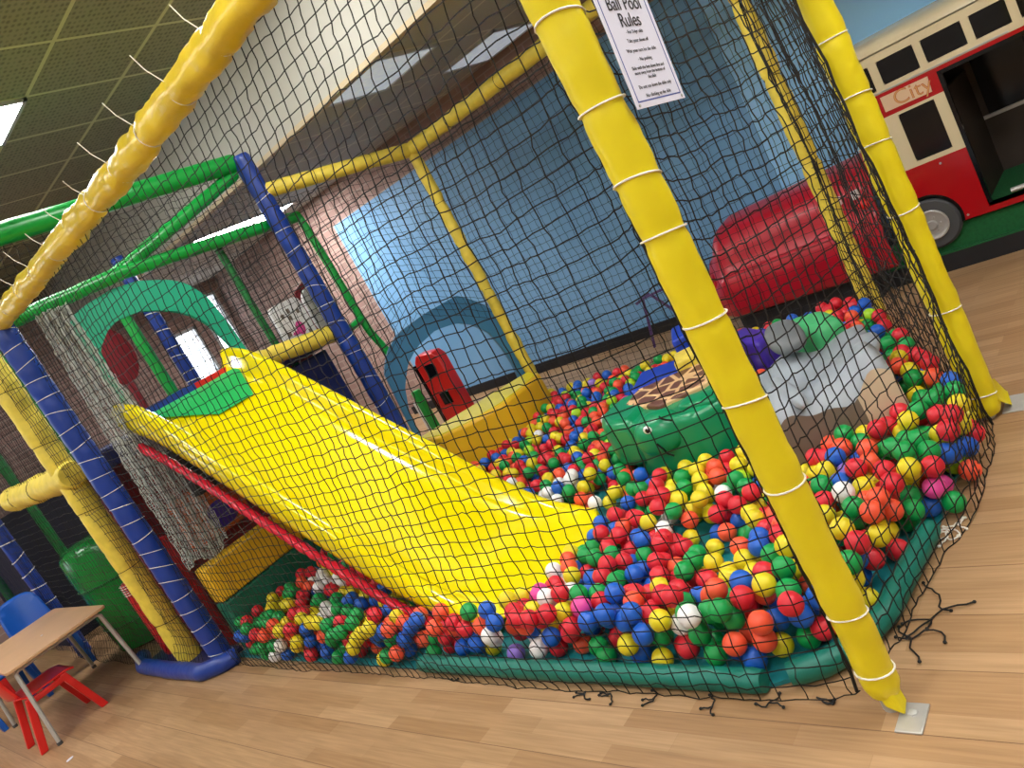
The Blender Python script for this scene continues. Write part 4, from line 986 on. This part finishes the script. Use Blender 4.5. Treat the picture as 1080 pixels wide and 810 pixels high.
# front net: hangs from the top beam, wraps under the teal tube, cuts the corner behind the front post
top_path = [Vector(p) for p in ((1.415, 4.46, 2.14), (1.425, .90, 2.15))]
bot_path = [Vector(p) for p in ((1.385, 4.42, .01), (1.37, 3.6, .006), (1.385, 2.8, .006), (1.393, 1.16, .006), (1.405, .895, .05))]
def path_at(path, t):
    L = [0]
    for a, b9 in zip(path, path[1:]): L.append(L[-1] + (b9 - a).length)
    s = t * L[-1]; k = 0
    while k < len(L) - 2 and L[k + 1] < s: k += 1
    return path[k].lerp(path[k + 1], (s - L[k]) / max(1e-9, L[k + 1] - L[k]))
def front_net(u, v):
    ug = u + .06 * math.sin(math.pi * u * u) * max(0, 1 - v * 1.25)
    a, b9 = path_at(top_path, ug), path_at(bot_path, ug)
    p = a.lerp(b9, v)
    z = lerp(a.z, b9.z, v)
    p.x += -.05 * math.sin(math.pi * min(1, v * 1.0)) * math.sin(math.pi * min(1, max(0, u))) + .045 * nz((u * 4, v * 2.3, .3))
    if z < .16: p.x -= .010 * math.sin(z / .16 * math.pi)
    p.z += .02 * math.sin(u * 17 + v * 3) * v * (1 - v) * 2 + .05 * math.sin(math.pi * u) * -v * (1 - v)
    p.y += .03 * nz((u * 3, v * 4, 7.7))
    if z < .4: p.x = lerp(p.x, min(p.x, 1.388), smooth((.4 - z) / .3))
    k = smooth((1 - u) / .08); p.x = lerp(lerp(1.425, 1.405, v), p.x, k); p.y = lerp(.895, p.y, k) if u > .93 else p.y
    return p
net('safety_net', 'large black square mesh net hanging in front of the slide and balls', front_net, 74, 46, .0019, jit=.0055, rope=[((1, 0), (1, 1))])
topr = [Vector(p) for p in ((1.46, .86, 2.15), (2.735, .85, 2.15))]
botr = [Vector(p) for p in ((1.46, .87, .05), (1.60, .865, .006), (2.0, .835, .006), (2.2, .758, .006), (2.5, .748, .006), (2.72, .80, .006))]
def right_net(u, v):
    a, b9 = path_at(topr, u), path_at(botr, u); p = a.lerp(b9, v); p.z = lerp(a.z, b9.z, v) - .05 * math.sin(math.pi * u) * math.sin(math.pi * v)
    p.y += -.035 * math.sin(math.pi * u) * math.sin(math.pi * v) + .03 * nz((u * 3, v * 3, 4.4)); p.x += .04 * nz((u * 3, v * 4, 8.2))
    return p
net('safety_net', 'black net between the two nearest yellow posts, over the right hand balls', right_net, 26, 44, .0021, jit=.0065, rope=[((1, 0), (1, 1))])
def side_net(u, v):
    a = Vector((2.88, .90, 2.15)).lerp(Vector((4.04, 1.49, 2.15)), u); b9 = Vector((2.88, .90, .02)).lerp(Vector((4.04, 1.52, .02)), u)
    p = a.lerp(b9, v); n = Vector((.47, -.88, 0)); p += n * (.02 * math.sin(u * 14 + v * 2) + .03 * nz((u * 3, v * 3, 1.1))) * math.sin(math.pi * min(1, v + .05)); return p
net('safety_net', 'black net seen edge on between the bus and the right hand balls', side_net, 24, 38, .0022, jit=.005)
def back_net(u, v):
    a = Vector((4.11, 1.52, 2.14)).lerp(Vector((4.11, 3.90, 2.12)), u); p = Vector((a.x, a.y, lerp(a.z, .05, v)))
    p.x += .04 * math.sin(math.pi * u) * math.sin(math.pi * v) + .03 * nz((u * 4, v * 4, 2.2)); p.z -= .04 * math.sin(math.pi * u) * v * (1 - v) * 4; return p
net('safety_net', 'black net along the back in front of the blue mural', back_net, 42, 38, .0018, jit=.006)
def entry_net(u, v):
    a = Vector((4.06, 3.96, 2.10)).lerp(Vector((3.2, 4.44, 2.26)), u); zb = 1.15 - .35 * abs(u - .5) * 2 * .9
    return Vector((a.x + .02 * nz((u * 4, v * 4, 0)), a.y, lerp(a.z, zb, v)))
net('safety_net', 'black net above the slate blue archway', entry_net, 20, 22, .0018, jit=.006)
def frame_net(u, v):
    return Vector((lerp(1.42, 3.12, u), 4.50 + .03 * nz((u * 4, v * 4, 3)), lerp(2.56, 2.22, v) + .0))
net('safety_net', 'black net between the two green beams above the arch', frame_net, 34, 8, .0018, jit=.012)
def upper_net(u, v): return Vector((lerp(2.52, 3.4, u), 4.58 + .02 * nz((u * 4, v * 4, 3)), lerp(2.1, 1.42, v)))
net('safety_net', 'dark net in front of the far window, right of the arch', upper_net, 20, 14, .0018, jit=.006)
def left_net(u, v): return Vector((1.355 + .02 * nz((u * 9, v * 4, 3)) - .06 * smooth((v - .9) / .1), lerp(4.56, 7.2, u), lerp(2.15, .03, v)))
net('safety_net', 'dark blue net on the side of the play frame left of the laced post', left_net, 60, 44, .0016, 'net_black', jit=.006)
def left_far(u, v): return Vector((1.37, lerp(7.3, 9.3, u), lerp(2.15, .03, v)))
net('safety_net', 'dark blue net at the far left edge beyond the blue post', left_far, 40, 44, .0016, 'net_blue', jit=.006)
def back_frame(u, v): return Vector((lerp(1.6, 4.2, u), 6.45 + .02 * nz((u * 4, v * 4, 3)), lerp(2.5, .05, v)))
net('safety_net', 'dark net deep inside the play frame', back_frame, 52, 48, .0016, jit=.006)
def under_net(u, v): return Vector((lerp(1.5, 2.5, u), 4.22 + .02 * nz((u * 4, v * 4, 3)), lerp(1.2, .56, v)))
net('safety_net', 'thin pale lines of net under the slide platform', under_net, 4, 10, .0012, 'net_grey', jit=.006)
# pale bundled net hanging beside the laced blue post
def bundle(u, v):
    z = lerp(2.14, .58, v); w = lerp(.17, .27, smooth(v * 1.2)); x0 = lerp(1.54, 1.46, v)
    return Vector((x0 + w * u, 4.44 + .02 * math.sin(u * 26 + v * 3) - .05 * v, z + .03 * math.sin(u * 8) * v))
net('bundled_net', 'bundle of pale grey fine net hanging beside the laced blue post', bundle, 66, 100, .0019, 'net_grey', jit=.007, rope=[((0, 1), (1, 1))], sub=1)
# loose cord ends on the floor below the teal tubes
def cord_ends(name, label, spots, mat='net_black', n=3, l=.05):
    t = thing(name, label, 'cord', (spots[0][0], spots[0][1], 0), 'loose cord ends around the pool edge'); rg = random.Random(len(label))
    for (x, y) in spots:
        for k in range(n):
            a = rg.uniform(0, 2 * math.pi); p = [Vector((x, y, .012))]
            for q in range(4):
                a += rg.uniform(-.9, .9); p.append(p[-1] + Vector((math.cos(a), math.sin(a), 0)) * l / 3); p[-1].z = .004 + .004 * rg.random()
            MB().strand(p, .0024, 5).build('cord', mat, t, smooth=60)
            MB().ell(p[-1], (.005, 0, 0), (0, .005, 0), (0, 0, .004), 8, 6).build('knot', mat, t)
cord_ends('cord_ends', 'knotted black cord ends on the floor at the end of the straight teal tube', [(1.372, 1.77), (1.372, 1.67), (1.372, 1.50), (1.37, 1.30)], l=.035)
cord_ends('cord_ends', 'black cord ends lying just left of the foot of the nearest yellow post', [(1.38, 1.14), (1.41, 1.02)], n=3, l=.035)
cord_ends('cord_ends', 'tangle of black cord ends right of the nearest yellow post', [(1.62, .835), (1.66, .81), (1.70, .80), (1.74, .78), (1.80, .80)], n=2, l=.06)
cord_ends('cord_ends', 'white frayed cord ends beside the curved teal tube', [(2.06, .825), (2.10, .815), (2.13, .81)], 'white_cord', 4, .03)
cord_ends('cord_ends', 'single dark cord end on the floor below the middle of the front net', [(1.375, 2.45)], n=2, l=.02)

# ================================================================ THE RULES SIGN
t = thing('rules_sign', 'laminated white Ball Pool Rules notice tied to the net', 'sign', (1.58, .78, 1.62))
c0, c1 = Vector((1.414, .772, 1.470)), Vector((1.614, .772, 1.452))
xd = (c1 - c0).normalized(); zd = Vector((.06, -.02, 1)).normalized(); zd = (zd - xd * zd.dot(xd)).normalized(); yd = zd.cross(xd)
def SP(s, h, off=0): return c0 + xd * s + zd * h - Vector((0, 1, 0)) * off
WS, HS = .205, .26
MB().prism([SP(0, 0), SP(WS, 0), SP(WS, HS), SP(0, HS)], (0, .0015, 0)).build('sheet', 'white_paper', t)
bd = MB()
for a in ((.012, .0145, .012, HS - .012), (WS - .0145, WS - .012, .012, HS - .012), (.012, WS - .012, .012, .0145), (.012, WS - .012, HS - .0145, HS - .012)):
    bd.prism([SP(a[0], a[2], .0006), SP(a[1], a[2], .0006), SP(a[1], a[3], .0006), SP(a[0], a[3], .0006)], (0, .0004, 0))
bd.build('border', 'ink_blue', t)
for body, h, sz, wd in (('Ball Pool', .208, .040, .95), ('Rules', .174, .040, .95), ('- For 3-6yr olds', .151, .0105, 1), ('Take your shoes off', .133, .0105, 1), ('Wait your turn for the slide', .113, .0105, 1), ('- No pushing', .095, .0105, 1),
                     ('Slide with the feet down first and', .078, .0098, 1), ('move away from the bottom of', .068, .0098, 1), ('the slide', .058, .0098, 1), ('Do not run down the slide only', .040, .0105, 1), ('No climbing up the slide', .022, .0105, 1)):
    text(body, sz, 'ink_black', t, (xd, zd), SP(WS / 2, h, .0012), 'lettering', wd, .0002)
for s in (.012, WS - .012): MB().lathe(SP(s, .006, .002), [(.003, 0), (.003, .003)], 8, 'y').build('eyelet', 'grey_metal', t)

# ================================================================ TABLE AND CHAIRS
t = thing('low_table', 'low children\'s table with beech top and grey steel legs', 'table', (.97, 6.0, 0))
x0, x1, y0, y1, zt = .66, 1.27, 5.42, 6.62, .53
MB().prism(rrect(x0, x1, y0, y1, .03, 0) and [(p[0], p[2], zt - .018) for p in rrect(x0, x1, y0, y1, .03, 0)], (0, 0, .018)).build('tabletop', ['table_top'], t, bevel=.003)
for yy, sgn in ((5.47, 1), (6.56, -1)):
    MB().tube([(x1 - .015, yy - .03 * sgn, 0), (x1 - .045, yy, zt - .045), (x1 - .065, yy, zt - .03), (x0 + .065, yy, zt - .03), (x0 + .045, yy, zt - .045), (x0 + .015, yy - .03 * sgn, 0)], .0135, 8).build('leg_frame', 'grey_metal', t)
    for xx in (x0 + .015, x1 - .015): MB().lathe((xx, yy - .03 * sgn, 0), [(.016, 0), (.016, .02)], 10).build('foot', 'rubber', t)
MB().tube([(x0 + .06, 5.47, zt - .03), (x0 + .06, 6.56, zt - .03)], .01, 8).build('rail', 'grey_metal', t)
MB().tube([(x1 - .06, 5.47, zt - .03), (x1 - .06, 6.56, zt - .03)], .01, 8).build('rail', 'grey_metal', t)
o = tag(MB().ell((.98, 5.85, zt + .002), (.008, 0, 0), (0, .012, 0), (0, 0, .002)).build('paper_scrap', 'white_paper', None, (.98, 5.85, zt)), 'tiny white paper scrap on the beech table top', 'scrap')
def chair(label, mat, x, y, rz, h=.30, group='moulded plastic children\'s chairs'):
    """one piece moulded chair facing +x before turning"""
    t = thing('child_chair', label, 'chair', (0, 0, 0), group)
    def seat(u, v):
        a, b9 = lerp(-.17, .17, u), lerp(-.16, .17, v)
        return Vector((b9, a, h - .012 * math.cos(a * 9) * (1 - ((b9) / .2) ** 2) + .03 * smooth((-b9 - .1) / .06) - .015 * smooth((b9 - .12) / .05)))
    o = MB().grid(seat, 14, 12).build('seat', mat, t); s_ = o.modifiers.new('solid', 'SOLIDIFY'); s_.thickness = .012
    def back(u, v):
        a = lerp(-.16, .16, u) * (1 - .12 * v); z = h + .03 + .31 * v - (.05 * abs(2 * u - 1) ** 4 if v > .8 else 0)
        return Vector((-.16 - .07 * v + .035 * (2 * u - 1) ** 2, a, z))
    o = MB().grid(back, 14, 12).build('backrest', mat, t); s_ = o.modifiers.new('solid', 'SOLIDIFY'); s_.thickness = .012
    for sx in (-1, 1):
        for s2 in (-1, 1):
            xt, xb = (.10, .19) if sx > 0 else (-.10, -.19)
            MB().obox(((xt + xb) / 2, s2 * .165, h / 2), ((xb - xt) / 2 * .0 + .022, 0, 0), (0, .018, 0), ((xt - xb) / 2, 0, h / 2)).build('leg', mat, t, bevel=.006)
    for s2 in (-1, 1): MB().box(-.12, .12, s2 * .165 - .016, s2 * .165 + .016, h - .045, h - .01).build('side_rail', mat, t, bevel=.006)
    t.location = (x, y, 0); t.rotation_euler = (0, 0, rz)
    return t
chair('red moulded chair pushed under the near end of the table', 'red_plastic', .79, 5.68, R(0), .32)
chair('blue moulded chair behind the far end of the table, nearest the play frame', 'blue_plastic', 1.17, 7.0, R(-95), .36)
chair('blue moulded chair at the left edge of the photo', 'blue_plastic', .78, 6.9, R(-85), .32)
chair('red moulded chair behind the two blue ones', 'red_plastic', .74, 7.75, R(-95), .46)
# cardboard scrap on the floor, bottom left
o = tag(MB().ell((.62, 5.05, .004), (.02, .008, 0), (-.006, .014, 0), (0, 0, .004)).build('paper_scrap', 'white_paper', None, (.62, 5.05, 0)), 'small white scrap on the wooden floor near the bottom left', 'scrap')
